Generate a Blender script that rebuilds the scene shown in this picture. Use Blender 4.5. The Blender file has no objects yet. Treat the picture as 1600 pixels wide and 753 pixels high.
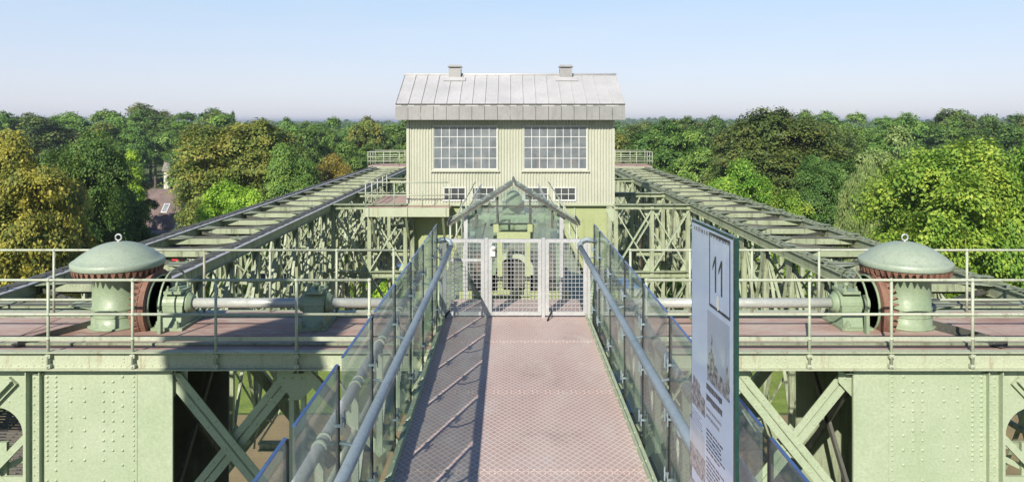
import bpy, bmesh, math, random
import numpy as np
from mathutils import Vector, Matrix
random.seed(7)
R = math.radians
scene = bpy.context.scene
COL = scene.collection

# ------------------------------------------------------------------ camera
C = 24.0                      # height of the camera above the ground
cam_d = bpy.data.cameras.new('camera')
cam = bpy.data.objects.new('camera', cam_d)
COL.objects.link(cam)
cam.location = (0, 0, C)
cam.rotation_euler = (R(90), 0, 0)
cam_d.sensor_width = 36.0
cam_d.lens = 26.0
cam_d.shift_x = 0.0025
cam_d.shift_y = -0.1166
cam_d.clip_start = 0.05
cam_d.clip_end = 20000
scene.camera = cam

# ------------------------------------------------------------------ sky and sun
SUN_EL = R(33)
to_sun = Vector((-0.348*math.cos(SUN_EL), -0.937*math.cos(SUN_EL), math.sin(SUN_EL))).normalized()
world = bpy.data.worlds.new('World')
scene.world = world
world.use_nodes = True
wn = world.node_tree
bg = wn.nodes['Background']
sky = wn.nodes.new('ShaderNodeTexSky')
sky.sky_type = 'NISHITA'
sky.sun_disc = False
sky.sun_elevation = SUN_EL
sky.sun_rotation = R(200.4)
sky.altitude = 80
sky.air_density = 1.0
sky.dust_density = 0.6
sky.ozone_density = 2.2
# pale late-summer haze: the clear sky is thinned towards a milky blue near the horizon
tcw = wn.nodes.new('ShaderNodeTexCoord')
sep = wn.nodes.new('ShaderNodeSeparateXYZ')
wn.links.new(tcw.outputs['Generated'], sep.inputs[0])
hr = wn.nodes.new('ShaderNodeValToRGB')
el = hr.color_ramp.elements
while len(el) < 6: el.new(.5)
for e_, (p_, c_) in zip(el, ((0.0, (.72, .735, .865)), (.06, (.69, .74, .90)), (.115, (.625, .735, .92)), (.17, (.545, .71, .935)), (.34, (.15, .29, .56)), (.8, (.045, .11, .30)))):
    e_.position = p_; e_.color = (*c_, 1)
wn.links.new(sep.outputs['Z'], hr.inputs[0])
sc_ = wn.nodes.new('ShaderNodeVectorMath'); sc_.operation = 'SCALE'; sc_.inputs['Scale'].default_value = 5.9
cmap = wn.nodes.new('ShaderNodeMapping'); cmap.inputs['Scale'].default_value = (1.0, 1.0, 5.0)
wn.links.new(tcw.outputs['Generated'], cmap.inputs['Vector'])
cn = wn.nodes.new('ShaderNodeTexNoise'); cn.inputs['Scale'].default_value = 2.6; cn.inputs['Detail'].default_value = 7; cn.inputs['Roughness'].default_value = .62
wn.links.new(cmap.outputs[0], cn.inputs['Vector'])
cr_ = wn.nodes.new('ShaderNodeMapRange'); cr_.inputs['From Min'].default_value = .45; cr_.inputs['From Max'].default_value = .8; cr_.inputs['To Max'].default_value = .45
wn.links.new(cn.outputs['Fac'], cr_.inputs['Value'])
cx_ = wn.nodes.new('ShaderNodeMix'); cx_.data_type = 'RGBA'
wn.links.new(cr_.outputs[0], cx_.inputs[0]); wn.links.new(hr.outputs[0], cx_.inputs[6]); cx_.inputs[7].default_value = (.76, .79, .88, 1)
sel = wn.nodes.new('ShaderNodeMapRange'); sel.inputs['From Min'].default_value = .2; sel.inputs['From Max'].default_value = .4; sel.inputs['To Min'].default_value = 1; sel.inputs['To Max'].default_value = 0
wn.links.new(sep.outputs['Z'], sel.inputs['Value'])
cy_ = wn.nodes.new('ShaderNodeMix'); cy_.data_type = 'RGBA'
wn.links.new(sel.outputs[0], cy_.inputs[0]); wn.links.new(hr.outputs[0], cy_.inputs[6]); wn.links.new(cx_.outputs[2], cy_.inputs[7])
wn.links.new(cy_.outputs[2], sc_.inputs[0])
wm = wn.nodes.new('ShaderNodeMix'); wm.data_type = 'RGBA'; wm.inputs[0].default_value = .8
wn.links.new(sky.outputs[0], wm.inputs[6]); wn.links.new(sc_.outputs[0], wm.inputs[7])
wn.links.new(wm.outputs[2], bg.inputs[0])
bg.inputs[1].default_value = 0.12
sun_d = bpy.data.lights.new('sun', 'SUN')
sun_d.energy = 5.0
sun_d.angle = R(0.5)
sun_d.color = (1.0, 0.93, 0.82)
sun = bpy.data.objects.new('sun', sun_d)
COL.objects.link(sun)
sun.rotation_euler = (-to_sun).to_track_quat('-Z', 'Y').to_euler()
sun.location = (-40, -100, 90)
scene.view_settings.view_transform = 'Standard'
scene.view_settings.look = 'None'
scene.view_settings.gamma = 1.0
scene.view_settings.exposure = 0.5
scene.view_settings.use_curve_mapping = False

# ------------------------------------------------------------------ levels (metres)
F = 1156.0
def PX(px, d): return (px - 796.0)/F*d           # picture column -> x at distance d
def PZ(py, d): return C - (py - 190.0)/F*d       # picture row -> z at distance d
HAZE = 0.00024
DK = C - 3.35                 # machinery deck
W = C - 2.98                  # walkway floor
CW = 0.093                    # centre line of the walkway
CX = 0.05                     # centre line of the lift

# ------------------------------------------------------------------ materials
def nt(name):
    m = bpy.data.materials.new(name)
    m.use_nodes = True
    n = m.node_tree
    return m, n, n.nodes['Principled BSDF']

def pos_noise(n, scale, detail=5, stretch=(1, 1, 1), rough=0.6):
    g = n.nodes.new('ShaderNodeNewGeometry')
    mp = n.nodes.new('ShaderNodeMapping')
    mp.inputs['Scale'].default_value = stretch
    n.links.new(g.outputs['Position'], mp.inputs['Vector'])
    t = n.nodes.new('ShaderNodeTexNoise')
    t.inputs['Scale'].default_value = scale
    t.inputs['Detail'].default_value = detail
    t.inputs['Roughness'].default_value = rough
    n.links.new(mp.outputs[0], t.inputs['Vector'])
    return t.outputs['Fac']

def ramp(n, fac, stops):
    r = n.nodes.new('ShaderNodeValToRGB')
    e = r.color_ramp.elements
    while len(e) < len(stops): e.new(0.5)
    for k, (p, c) in enumerate(stops):
        e[k].position = p
        e[k].color = (c[0], c[1], c[2], 1)
    n.links.new(fac, r.inputs[0])
    return r.outputs[0]

def mixc(n, fac, a, b, mode='MIX'):
    m = n.nodes.new('ShaderNodeMix')
    m.data_type = 'RGBA'
    m.blend_type = mode
    if isinstance(fac, (int, float)): m.inputs[0].default_value = fac
    else: n.links.new(fac, m.inputs[0])
    for i, v in ((6, a), (7, b)):
        if isinstance(v, tuple): m.inputs[i].default_value = (v[0], v[1], v[2], 1)
        else: n.links.new(v, m.inputs[i])
    return m.outputs[2]

def bump(n, b, fac, strength, dist=0.01):
    k = n.nodes.new('ShaderNodeBump')
    k.inputs['Strength'].default_value = strength
    k.inputs['Distance'].default_value = dist
    n.links.new(fac, k.inputs['Height'])
    n.links.new(k.outputs[0], b.inputs['Normal'])

def weathered(name, c1, c2, dirt, dirt_lo=0.56, dirt_hi=0.72, rough=0.5, metal=0.0, scale=1.4, streak=True, bstr=0.25, grime=0.8):
    m, n, b = nt(name)
    base = ramp(n, pos_noise(n, scale, 6), [(0.33, c1), (0.67, c2)])
    st = pos_noise(n, 3.0, 5, (2.2, 2.2, 0.25) if streak else (1, 1, 1), 0.65)
    f = ramp(n, st, [(dirt_lo, (0, 0, 0)), (dirt_hi, (grime, grime, grime))])
    col = mixc(n, f, base, dirt)
    fine = ramp(n, pos_noise(n, 28, 4), [(0.3, (0.86, 0.86, 0.86)), (0.7, (1.08, 1.08, 1.08))])
    col = mixc(n, 1.0, col, fine, 'MULTIPLY')
    n.links.new(col, b.inputs['Base Color'])
    rr = ramp(n, pos_noise(n, 6, 4), [(0.3, (rough-0.12,)*3), (0.7, (min(1, rough+0.2),)*3)])
    n.links.new(rr, b.inputs['Roughness'])
    b.inputs['Metallic'].default_value = metal
    bump(n, b, pos_noise(n, 16, 5), bstr, 0.006)
    return m

M = {}
M['green'] = weathered('green_paint', (.32, .385, .255), (.365, .42, .295), (.24, .27, .155), 0.60, 0.82, .48, bstr=.12, grime=.6)
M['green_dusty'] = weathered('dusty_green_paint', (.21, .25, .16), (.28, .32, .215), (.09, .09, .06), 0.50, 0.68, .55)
M['green_truss'] = weathered('truss_green_paint', (.24, .285, .17), (.335, .375, .255), (.08, .08, .055), 0.52, 0.68, .6)
M['green_rail'] = weathered('rail_green_paint', (.33, .37, .27), (.43, .46, .36), (.20, .15, .09), 0.58, 0.74, .42)
M['green_machine'] = weathered('machine_green_enamel', (.20, .27, .165), (.255, .32, .205), (.13, .14, .085), 0.58, 0.78, .46)
M['green_cap'] = weathered('cap_grey_green', (.265, .335, .25), (.32, .375, .29), (.19, .21, .145), 0.58, 0.8, .42, bstr=.1)
M['green_beam'] = weathered('beam_green_paint', (.35, .395, .27), (.41, .44, .32), (.21, .12, .06), 0.57, 0.74, .5)
M['wall_green'] = weathered('sheet_cream_green', (.40, .415, .325), (.45, .46, .375), (.28, .29, .20), 0.58, 0.8, .5, scale=.8)
M['lower_green'] = weathered('plate_yellow_green', (.30, .345, .155), (.345, .39, .205), (.20, .23, .10), 0.56, 0.78, .5, scale=.9)
M['rust'] = weathered('rusty_iron', (.17, .085, .058), (.26, .14, .095), (.085, .045, .03), 0.5, 0.68, .8, bstr=.6)
M['steel'] = weathered('bright_steel', (.40, .42, .38), (.48, .50, .45), (.28, .27, .23), 0.6, 0.8, .34, metal=.25, bstr=.08)
M['galv'] = weathered('galvanised_steel', (.38, .39, .39), (.47, .48, .475), (.27, .27, .26), 0.58, 0.78, .45, metal=.2, bstr=.1)
M['galv_blue'] = weathered('handrail_blue_grey', (.20, .255, .285), (.275, .33, .36), (.14, .16, .17), 0.6, 0.8, .42, metal=.15, bstr=.08)
M['black'] = weathered('black_steel', (.012, .013, .014), (.02, .021, .022), (.04, .04, .036), 0.6, 0.8, .7, bstr=.1)
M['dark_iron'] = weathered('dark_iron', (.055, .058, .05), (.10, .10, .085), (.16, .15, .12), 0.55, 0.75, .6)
M['zinc'] = weathered('zinc_sheet', (.43, .43, .425), (.52, .515, .51), (.27, .25, .225), 0.58, 0.80, .45, metal=.1, scale=.7, bstr=.1, grime=.75)
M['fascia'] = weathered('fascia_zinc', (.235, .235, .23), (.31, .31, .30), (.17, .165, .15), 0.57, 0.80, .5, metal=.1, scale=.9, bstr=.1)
M['white_paint'] = weathered('white_paint', (.52, .53, .515), (.60, .61, .59), (.5, .5, .45), 0.6, 0.8, .45)
M['brick'] = weathered('red_brown_brick', (.30, .13, .08), (.40, .2, .12), (.2, .1, .07), 0.5, 0.7, .85)
M['plaster'] = weathered('pale_plaster', (.55, .52, .46), (.64, .61, .55), (.4, .37, .32), 0.55, 0.75, .85, scale=.3)
M['interior'] = weathered('interior_grey', (.16, .17, .16), (.24, .25, .23), (.1, .1, .09), 0.5, 0.7, .9)
M['bark'] = weathered('bark', (.09, .07, .05), (.15, .12, .09), (.05, .04, .03), 0.45, 0.65, .95, bstr=.8)
M['red_car'] = weathered('red_car_paint', (.45, .03, .03), (.55, .05, .04), (.3, .05, .04), 0.65, 0.9, .25, bstr=.02)
M['white_car'] = weathered('white_car_paint', (.75, .76, .77), (.8, .8, .8), (.6, .6, .58), 0.65, 0.9, .25, bstr=.02)
M['blue_tarp'] = weathered('blue_canvas', (.12, .27, .55), (.2, .36, .62), (.35, .45, .6), 0.55, 0.8, .6)
M['rubber'] = weathered('black_rubber', (.02, .02, .02), (.03, .03, .03), (.05, .05, .05), 0.6, 0.8, .8)

def roof_tiles(name, c1, c2):
    m, n, b = nt(name)
    g = n.nodes.new('ShaderNodeNewGeometry')
    w = n.nodes.new('ShaderNodeTexWave')
    w.bands_direction = 'Z'
    w.inputs['Scale'].default_value = 3.0
    w.inputs['Distortion'].default_value = 1.0
    n.links.new(g.outputs['Position'], w.inputs['Vector'])
    base = ramp(n, pos_noise(n, .8, 5), [(0.35, c1), (0.65, c2)])
    col = mixc(n, 1.0, base, ramp(n, w.outputs['Fac'], [(0.1, (.72,)*3), (0.5, (1.05,)*3)]), 'MULTIPLY')
    n.links.new(col, b.inputs['Base Color'])
    b.inputs['Roughness'].default_value = .85
    return m
M['tiles_brown'] = roof_tiles('brown_roof_tiles', (.13, .095, .085), (.19, .14, .125))
M['tiles_grey'] = roof_tiles('grey_roof_tiles', (.19, .175, .17), (.26, .24, .23))

def deck_mat():
    m, n, b = nt('deck_red_brown')
    base = ramp(n, pos_noise(n, 1.1, 6, (.5, 1.6, 1)), [(0.3, (.26, .155, .12)), (0.5, (.36, .24, .195)), (0.72, (.46, .365, .31))])
    worn = ramp(n, pos_noise(n, 2.3, 7, (.6, 2.0, 1), .7), [(0.50, (0, 0, 0)), (0.66, (.75, .75, .75))])
    col = mixc(n, worn, base, (.43, .40, .335))
    dark = ramp(n, pos_noise(n, 9, 5), [(0.62, (0, 0, 0)), (0.74, (.7, .7, .7))])
    col = mixc(n, dark, col, (.11, .08, .07))
    n.links.new(col, b.inputs['Base Color'])
    b.inputs['Roughness'].default_value = .7
    bump(n, b, pos_noise(n, 14, 6), .35, .008)
    return m
M['deck'] = deck_mat()

def walk_mat():
    m, n, b = nt('walkway_tread_plate')
    g = n.nodes.new('ShaderNodeNewGeometry')
    facs = []
    for ang in (38, -38):
        mp = n.nodes.new('ShaderNodeMapping')
        mp.inputs['Rotation'].default_value = (0, 0, R(ang))
        n.links.new(g.outputs['Position'], mp.inputs['Vector'])
        w = n.nodes.new('ShaderNodeTexWave')
        w.bands_direction = 'X'
        w.wave_profile = 'SIN'
        w.inputs['Scale'].default_value = 5.6
        w.inputs['Distortion'].default_value = .0
        n.links.new(mp.outputs[0], w.inputs['Vector'])
        facs.append(w.outputs['Fac'])
    mx = n.nodes.new('ShaderNodeMath'); mx.operation = 'MAXIMUM'
    n.links.new(facs[0], mx.inputs[0]); n.links.new(facs[1], mx.inputs[1])
    ridge = ramp(n, mx.outputs[0], [(0.80, (0, 0, 0)), (0.95, (1, 1, 1))])
    base = ramp(n, pos_noise(n, .9, 6, (1.6, .6, 1)), [(0.3, (.38, .262, .235)), (0.5, (.46, .335, .30)), (0.72, (.53, .42, .385))])
    worn = ramp(n, pos_noise(n, 2.6, 7, (1.3, .7, 1), .7), [(0.52, (0, 0, 0)), (0.70, (.65, .65, .65))])
    base = mixc(n, worn, base, (.52, .48, .44))
    spots = ramp(n, pos_noise(n, 11, 5), [(0.64, (0, 0, 0)), (0.76, (.75, .75, .75))])
    base = mixc(n, spots, base, (.17, .12, .105))
    stain = ramp(n, pos_noise(n, 1.7, 8, (1.2, .8, 1), .72), [(0.30, (.7, .7, .7)), (0.44, (0, 0, 0))])
    base = mixc(n, stain, base, (.27, .20, .18))
    chips = ramp(n, pos_noise(n, 5.5, 6, (1, 1, 1), .7), [(0.70, (0, 0, 0)), (0.73, (.8, .8, .8))])
    base = mixc(n, chips, base, (.60, .56, .52))
    rcol = mixc(n, .5, base, (.66, .58, .54))
    low = mixc(n, .22, base, (.16, .12, .11))
    col = mixc(n, ridge, low, rcol)
    n.links.new(col, b.inputs['Base Color'])
    b.inputs['Roughness'].default_value = .6
    bump(n, b, ridge, .7, .004)
    return m
M['walk'] = walk_mat()

def glass_mat(name, tint, dust, gloss_r=.03, dustcol=(.62, .68, .66)):
    m, n, b = nt(name)
    n.nodes.remove(b)
    out = n.nodes['Material Output']
    tr = n.nodes.new('ShaderNodeBsdfTransparent'); tr.inputs[0].default_value = (*tint, 1)
    gl = n.nodes.new('ShaderNodeBsdfGlossy'); gl.inputs['Roughness'].default_value = gloss_r
    gl.inputs['Color'].default_value = (.95, .98, .97, 1)
    df = n.nodes.new('ShaderNodeBsdfDiffuse'); df.inputs['Color'].default_value = (*dustcol, 1)
    tl = n.nodes.new('ShaderNodeBsdfTranslucent'); tl.inputs['Color'].default_value = (*dustcol, 1)
    mm = n.nodes.new('ShaderNodeMixShader'); mm.inputs[0].default_value = .5
    n.links.new(df.outputs[0], mm.inputs[1]); n.links.new(tl.outputs[0], mm.inputs[2])
    df = mm
    lw = n.nodes.new('ShaderNodeLayerWeight'); lw.inputs[0].default_value = .5
    pw = n.nodes.new('ShaderNodeMath'); pw.operation = 'POWER'; pw.inputs[1].default_value = 4.5
    n.links.new(lw.outputs['Facing'], pw.inputs[0])
    fr = n.nodes.new('ShaderNodeMath'); fr.operation = 'MULTIPLY_ADD'; fr.inputs[1].default_value = .42; fr.inputs[2].default_value = .04
    n.links.new(pw.outputs[0], fr.inputs[0])
    m1 = n.nodes.new('ShaderNodeMixShader'); m2 = n.nodes.new('ShaderNodeMixShader')
    d = ramp(n, pos_noise(n, 2.5, 6), [(0.3, (dust*.5,)*3), (0.7, (dust*1.4,)*3)])
    n.links.new(d, m1.inputs[0])
    n.links.new(tr.outputs[0], m1.inputs[1]); n.links.new(df.outputs[0], m1.inputs[2])
    n.links.new(fr.outputs[0], m2.inputs[0])
    n.links.new(m1.outputs[0], m2.inputs[1]); n.links.new(gl.outputs[0], m2.inputs[2])
    n.links.new(m2.outputs[0], out.inputs[0])
    return m
M['glass'] = glass_mat('barrier_glass', (.77, .82, .80), .12)
M['glass_clear'] = glass_mat('glasshouse_glass', (.86, .91, .89), .10)
M['glass_edge'] = weathered('glass_edge_blue_green', (.03, .07, .19), (.06, .12, .27), (.1, .2, .3), 0.6, 0.85, .15, bstr=.02)
M['sign_edge'] = weathered('sign_edge_green', (.012, .04, .034), (.02, .06, .05), (.05, .1, .085), 0.6, 0.85, .12, bstr=.02)

def window_glass():
    m, n, b = nt('window_glass')
    base = ramp(n, pos_noise(n, 1.3, 3), [(0.35, (.17, .20, .215)), (0.65, (.30, .335, .35))])
    n.links.new(base, b.inputs['Base Color'])
    b.inputs['Roughness'].default_value = .12
    b.inputs['Transmission Weight'].default_value = 0.0
    b.inputs['Alpha'].default_value = .62
    b.inputs['Specular IOR Level'].default_value = .9
    return m
M['pane'] = window_glass()

def sign_print(name, c1, c2, scale=30, rough=.12):
    m, n, b = nt(name)
    n.links.new(ramp(n, pos_noise(n, scale, 5), [(0.35, c1), (0.62, c2)]), b.inputs['Base Color'])
    b.inputs['Roughness'].default_value = rough
    b.inputs['Coat Weight'].default_value = .6
    b.inputs['Coat Roughness'].default_value = .03
    return m
M['pane_dark'] = sign_print('dark_window_glass', (.035, .04, .042), (.075, .085, .085), 1.1, .15)
M['print_white'] = sign_print('print_pale_blue', (.40, .48, .64), (.44, .52, .68), 1.5)
M['print_grey'] = sign_print('print_grey_band', (.27, .32, .43), (.31, .36, .47), 1.5)
M['print_photo'] = sign_print('print_old_photo', (.05, .05, .06), (.34, .34, .37), 38)
M['print_photo_pale'] = sign_print('print_photo_sky', (.38, .42, .5), (.46, .5, .58), 8)
M['print_ink'] = sign_print('print_ink', (.015, .015, .02), (.03, .03, .035), 10)
M['print_text'] = sign_print('print_text_grey', (.12, .13, .16), (.2, .21, .25), 60)

def leaf_mat(name, cols, trans=.35):
    m, n, b = nt(name)
    out = n.nodes['Material Output']
    g = n.nodes.new('ShaderNodeNewGeometry')
    oi = n.nodes.new('ShaderNodeObjectInfo')
    tc = n.nodes.new('ShaderNodeTexCoord')
    t = n.nodes.new('ShaderNodeTexNoise')
    t.inputs['Scale'].default_value = .42
    t.inputs['Detail'].default_value = 3
    n.links.new(tc.outputs['Object'], t.inputs['Vector'])
    a = n.nodes.new('ShaderNodeMath'); a.operation = 'MULTIPLY_ADD'
    n.links.new(g.outputs['Random Per Island'], a.inputs[0]); a.inputs[1].default_value = .38
    n.links.new(t.outputs['Fac'], a.inputs[2])
    a2 = n.nodes.new('ShaderNodeMath'); a2.operation = 'SUBTRACT'; n.links.new(a.outputs[0], a2.inputs[0]); a2.inputs[1].default_value = .19
    col = ramp(n, a2.outputs[0], [(0.28, cols[0]), (0.5, cols[1]), (0.72, cols[2])])
    hs = n.nodes.new('ShaderNodeHueSaturation')
    mr = n.nodes.new('ShaderNodeMapRange')
    mr.inputs['To Min'].default_value = .484; mr.inputs['To Max'].default_value = .507
    n.links.new(oi.outputs['Random'], mr.inputs['Value'])
    n.links.new(mr.outputs[0], hs.inputs['Hue'])
    mv = n.nodes.new('ShaderNodeMapRange')
    mv.inputs['To Min'].default_value = 1.45; mv.inputs['To Max'].default_value = 1.0
    mo = n.nodes.new('ShaderNodeMath'); mo.operation = 'FRACT'
    mk = n.nodes.new('ShaderNodeMath'); mk.operation = 'MULTIPLY'; mk.inputs[1].default_value = 7.31
    n.links.new(oi.outputs['Random'], mk.inputs[0]); n.links.new(mk.outputs[0], mo.inputs[0])
    n.links.new(mo.outputs[0], mv.inputs['Value'])
    n.links.new(mv.outputs[0], hs.inputs['Value'])
    n.links.new(col, hs.inputs['Color'])
    b.inputs['Roughness'].default_value = .55
    b.inputs['Specular IOR Level'].default_value = .3
    n.links.new(hs.outputs[0], b.inputs['Base Color'])
    tr = n.nodes.new('ShaderNodeBsdfTranslucent')
    n.links.new(hs.outputs[0], tr.inputs[0])
    mx = n.nodes.new('ShaderNodeMixShader'); mx.inputs[0].default_value = trans
    n.links.new(b.outputs[0], mx.inputs[1]); n.links.new(tr.outputs[0], mx.inputs[2])
    n.links.new(mx.outputs[0], out.inputs[0])
    return m
L = {}
L['green'] = leaf_mat('leaves_mid_green', [(.065, .145, .03), (.125, .235, .045), (.22, .33, .07)])
L['dark'] = leaf_mat('leaves_dark_green', [(.042, .098, .02), (.08, .155, .032), (.145, .225, .05)])
L['bright'] = leaf_mat('leaves_bright_green', [(.14, .29, .028), (.26, .43, .045), (.40, .55, .08)], .42)
L['yellow'] = leaf_mat('leaves_yellow_olive', [(.09, .13, .026), (.23, .24, .045), (.44, .39, .07)], .4)
L['olive'] = leaf_mat('leaves_olive_green', [(.085, .14, .03), (.165, .225, .045), (.30, .29, .06)])
L['orange'] = leaf_mat('leaves_golden_brown', [(.13, .14, .03), (.26, .24, .045), (.40, .33, .07)])
L['willow'] = leaf_mat('leaves_grey_willow', [(.13, .21, .06), (.22, .31, .095), (.33, .41, .15)])
L['maple'] = leaf_mat('leaves_yellow_green', [(.09, .20, .028), (.175, .31, .04), (.32, .42, .065)], .4)
L['brownish'] = leaf_mat('leaves_brown_green', [(.06, .105, .026), (.115, .17, .04), (.20, .22, .055)])
L['conifer'] = leaf_mat('leaves_conifer', [(.025, .085, .05), (.045, .13, .075), (.08, .17, .1)], .15)

def ground_mat():
    m, n, b = nt('ground_grass')
    col = ramp(n, pos_noise(n, .03, 6), [(0.35, (.05, .075, .02)), (0.6, (.10, .14, .035)), (0.75, (.17, .17, .07))])
    fine = ramp(n, pos_noise(n, 1.5, 6), [(0.3, (.6,)*3), (0.7, (1.3,)*3)])
    col = mixc(n, 1.0, col, fine, 'MULTIPLY')
    n.links.new(col, b.inputs['Base Color'])
    b.inputs['Roughness'].default_value = .95
    bump(n, b, pos_noise(n, 3, 6), .8, .2)
    return m
M['ground'] = ground_mat()
M['lawn'] = weathered('lawn', (.13, .20, .03), (.22, .29, .05), (.09, .13, .03), 0.45, 0.7, .95, scale=.5, streak=False, bstr=.8)
M['concrete'] = weathered('tan_concrete', (.19, .15, .08), (.26, .205, .10), (.09, .08, .055), 0.55, 0.75, .9, scale=.4, streak=False)
M['asphalt'] = weathered('asphalt', (.05, .05, .052), (.075, .075, .075), (.11, .11, .1), 0.55, 0.75, .9, streak=False)
def water_mat():
    m, n, b = nt('canal_water')
    b.inputs['Base Color'].default_value = (.03, .05, .04, 1)
    b.inputs['Roughness'].default_value = .06
    bump(n, b, pos_noise(n, 1.2, 5), .15, .1)
    return m
M['water'] = water_mat()
def mesh_mat():
    # expanded metal grille: two sets of wires with open holes between them
    m, n, b = nt('grille')
    b.inputs['Base Color'].default_value = (.10, .095, .09, 1)
    b.inputs['Roughness'].default_value = .7
    return m
M['grille'] = mesh_mat()

# ------------------------------------------------------------------ mesh builder
def frame_of(p, q, up=(0, 0, 1)):
    p = Vector(p); q = Vector(q)
    d = (q - p)
    ln = d.length
    d = d/ln
    up = Vector(up)
    s = d.cross(up)
    if s.length < 1e-4:
        up = Vector((0, 1, 0)) if abs(d.y) < .9 else Vector((1, 0, 0))
        s = d.cross(up)
    s.normalize()
    u = s.cross(d).normalized()
    return p, q, d, s, u

class MB:
    def __init__(self):
        self.v = []; self.f = []; self.smooth = []
    def add(self, verts, faces, smooth=False):
        o = len(self.v)
        self.v.extend([tuple(a) for a in verts])
        for f in faces:
            self.f.append(tuple(i + o for i in f))
            self.smooth.append(smooth)
        return self
    def box(self, x0, x1, y0, y1, z0, z1):
        v = [(x, y, z) for z in (z0, z1) for y in (y0, y1) for x in (x0, x1)]
        return self.add(v, [(0, 2, 3, 1), (4, 5, 7, 6), (0, 1, 5, 4), (2, 6, 7, 3), (0, 4, 6, 2), (1, 3, 7, 5)])
    def prof(self, p, q, pts, up=(0, 0, 1)):
        p, q, d, s, u = frame_of(p, q, up)
        n = len(pts)
        v = [p + s*a + u*b for a, b in pts] + [q + s*a + u*b for a, b in pts]
        f = [(i, (i+1) % n, n + (i+1) % n, n + i) for i in range(n)]
        f += [tuple(range(n-1, -1, -1)), tuple(range(n, 2*n))]
        return self.add(v, f)
    def beam(self, p, q, w, h, up=(0, 0, 1)):
        return self.prof(p, q, [(-w/2, -h/2), (w/2, -h/2), (w/2, h/2), (-w/2, h/2)], up)
    def ibeam(self, p, q, w, h, t=.02, up=(0, 0, 1)):
        a, b = w/2, h/2
        c = t/2
        return self.prof(p, q, [(-a, -b), (a, -b), (a, -b+t), (c, -b+t), (c, b-t), (a, b-t), (a, b), (-a, b), (-a, b-t), (-c, b-t), (-c, -b+t), (-a, -b+t)], up)
    def chan(self, p, q, w, h, t=.02, up=(0, 0, 1)):
        a, b = w/2, h/2
        return self.prof(p, q, [(-a, -b), (a, -b), (a, b), (a-t, b), (a-t, -b+t), (-a+t, -b+t), (-a+t, b), (-a, b)], up)
    def angle(self, p, q, w, h, t=.015, up=(0, 0, 1)):
        return self.prof(p, q, [(0, 0), (w, 0), (w, t), (t, t), (t, h), (0, h)], up)
    def tube(self, p, q, r, n=10, r2=None, cap=True):
        p, q, d, s, u = frame_of(p, q)
        r2 = r if r2 is None else r2
        v = []
        for c, rr in ((p, r), (q, r2)):
            for i in range(n):
                a = 2*math.pi*i/n
                v.append(c + s*(math.cos(a)*rr) + u*(math.sin(a)*rr))
        self.add(v, [(i, (i+1) % n, n+(i+1) % n, n+i) for i in range(n)], True)
        if cap: self.add(v, [tuple(range(n-1, -1, -1)), tuple(range(n, 2*n))])
        return self
    def path(self, pts, r, n=8):
        pts = [Vector(p) for p in pts]
        rings = []
        for i, p in enumerate(pts):
            a = pts[max(0, i-1)]; b = pts[min(len(pts)-1, i+1)]
            _, _, d, s, u = frame_of(a, b)
            rings.append([p + s*(math.cos(2*math.pi*k/n)*r) + u*(math.sin(2*math.pi*k/n)*r) for k in range(n)])
        v = [x for rg in rings for x in rg]
        f = []
        for i in range(len(pts)-1):
            for k in range(n):
                f.append((i*n+k, i*n+(k+1) % n, (i+1)*n+(k+1) % n, (i+1)*n+k))
        self.add(v, f, True)
        e = (len(pts)-1)*n
        self.add(v, [tuple(range(n-1, -1, -1)), tuple(range(e, e+n))])
        return self
    def lathe(self, c, prof, n=32, axis='Z', smooth=True):
        c = Vector(c)
        v = []
        for r, h in prof:
            for i in range(n):
                a = 2*math.pi*i/n
                x, y = r*math.cos(a), r*math.sin(a)
                v.append(c + (Vector((x, y, h)) if axis == 'Z' else Vector((h, x, y)) if axis == 'X' else Vector((x, h, y))))
        f = []
        for j in range(len(prof)-1):
            for i in range(n):
                f.append((j*n+i, j*n+(i+1) % n, (j+1)*n+(i+1) % n, (j+1)*n+i))
        self.add(v, f, smooth)
        e = (len(prof)-1)*n
        caps = []
        if prof[0][0] > 1e-5: caps.append(tuple(range(n-1, -1, -1)))
        if prof[-1][0] > 1e-5: caps.append(tuple(range(e, e+n)))
        self.add(v, caps)
        return self
    def rivet(self, p, nrm, r=.018):
        p = Vector(p); nrm = Vector(nrm).normalized()
        _, _, d, s, u = frame_of(p, p + nrm)
        n = 6
        v = []
        for rr, h in ((1.0, 0), (.72, .5)):
            for i in range(n):
                a = 2*math.pi*i/n
                v.append(p + s*(math.cos(a)*r*rr) + u*(math.sin(a)*r*rr) + nrm*(h*r*1.1))
        v.append(p + nrm*(r*.8))
        f = [(i, (i+1) % n, n+(i+1) % n, n+i) for i in range(n)] + [(n+i, n+(i+1) % n, 2*n) for i in range(n)]
        return self.add(v, f, True)
    def poly(self, pts, off):
        # closed slab: polygon pts pushed along the vector off
        n = len(pts)
        o = Vector(off)
        v = [Vector(p) for p in pts] + [Vector(p) + o for p in pts]
        f = [(i, (i+1) % n, n+(i+1) % n, n+i) for i in range(n)] + [tuple(range(n-1, -1, -1)), tuple(range(n, 2*n))]
        return self.add(v, f)
    def build(self, name, mat, parent=None, fix=True):
        off = Vector((0, 0, 0))
        p = parent
        while p is not None:
            off += p.location
            p = p.parent
        me = bpy.data.meshes.new(name)
        me.from_pydata([(a[0]-off.x, a[1]-off.y, a[2]-off.z) for a in self.v], [], self.f)
        me.polygons.foreach_set('use_smooth', self.smooth)
        if fix:
            bm = bmesh.new(); bm.from_mesh(me)
            bmesh.ops.remove_doubles(bm, verts=bm.verts, dist=1e-5)
            bmesh.ops.recalc_face_normals(bm, faces=bm.faces)
            bm.to_mesh(me); bm.free()
        me.materials.append(mat)
        o = bpy.data.objects.new(name, me)
        COL.objects.link(o)
        if parent is not None: o.parent = parent
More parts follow.
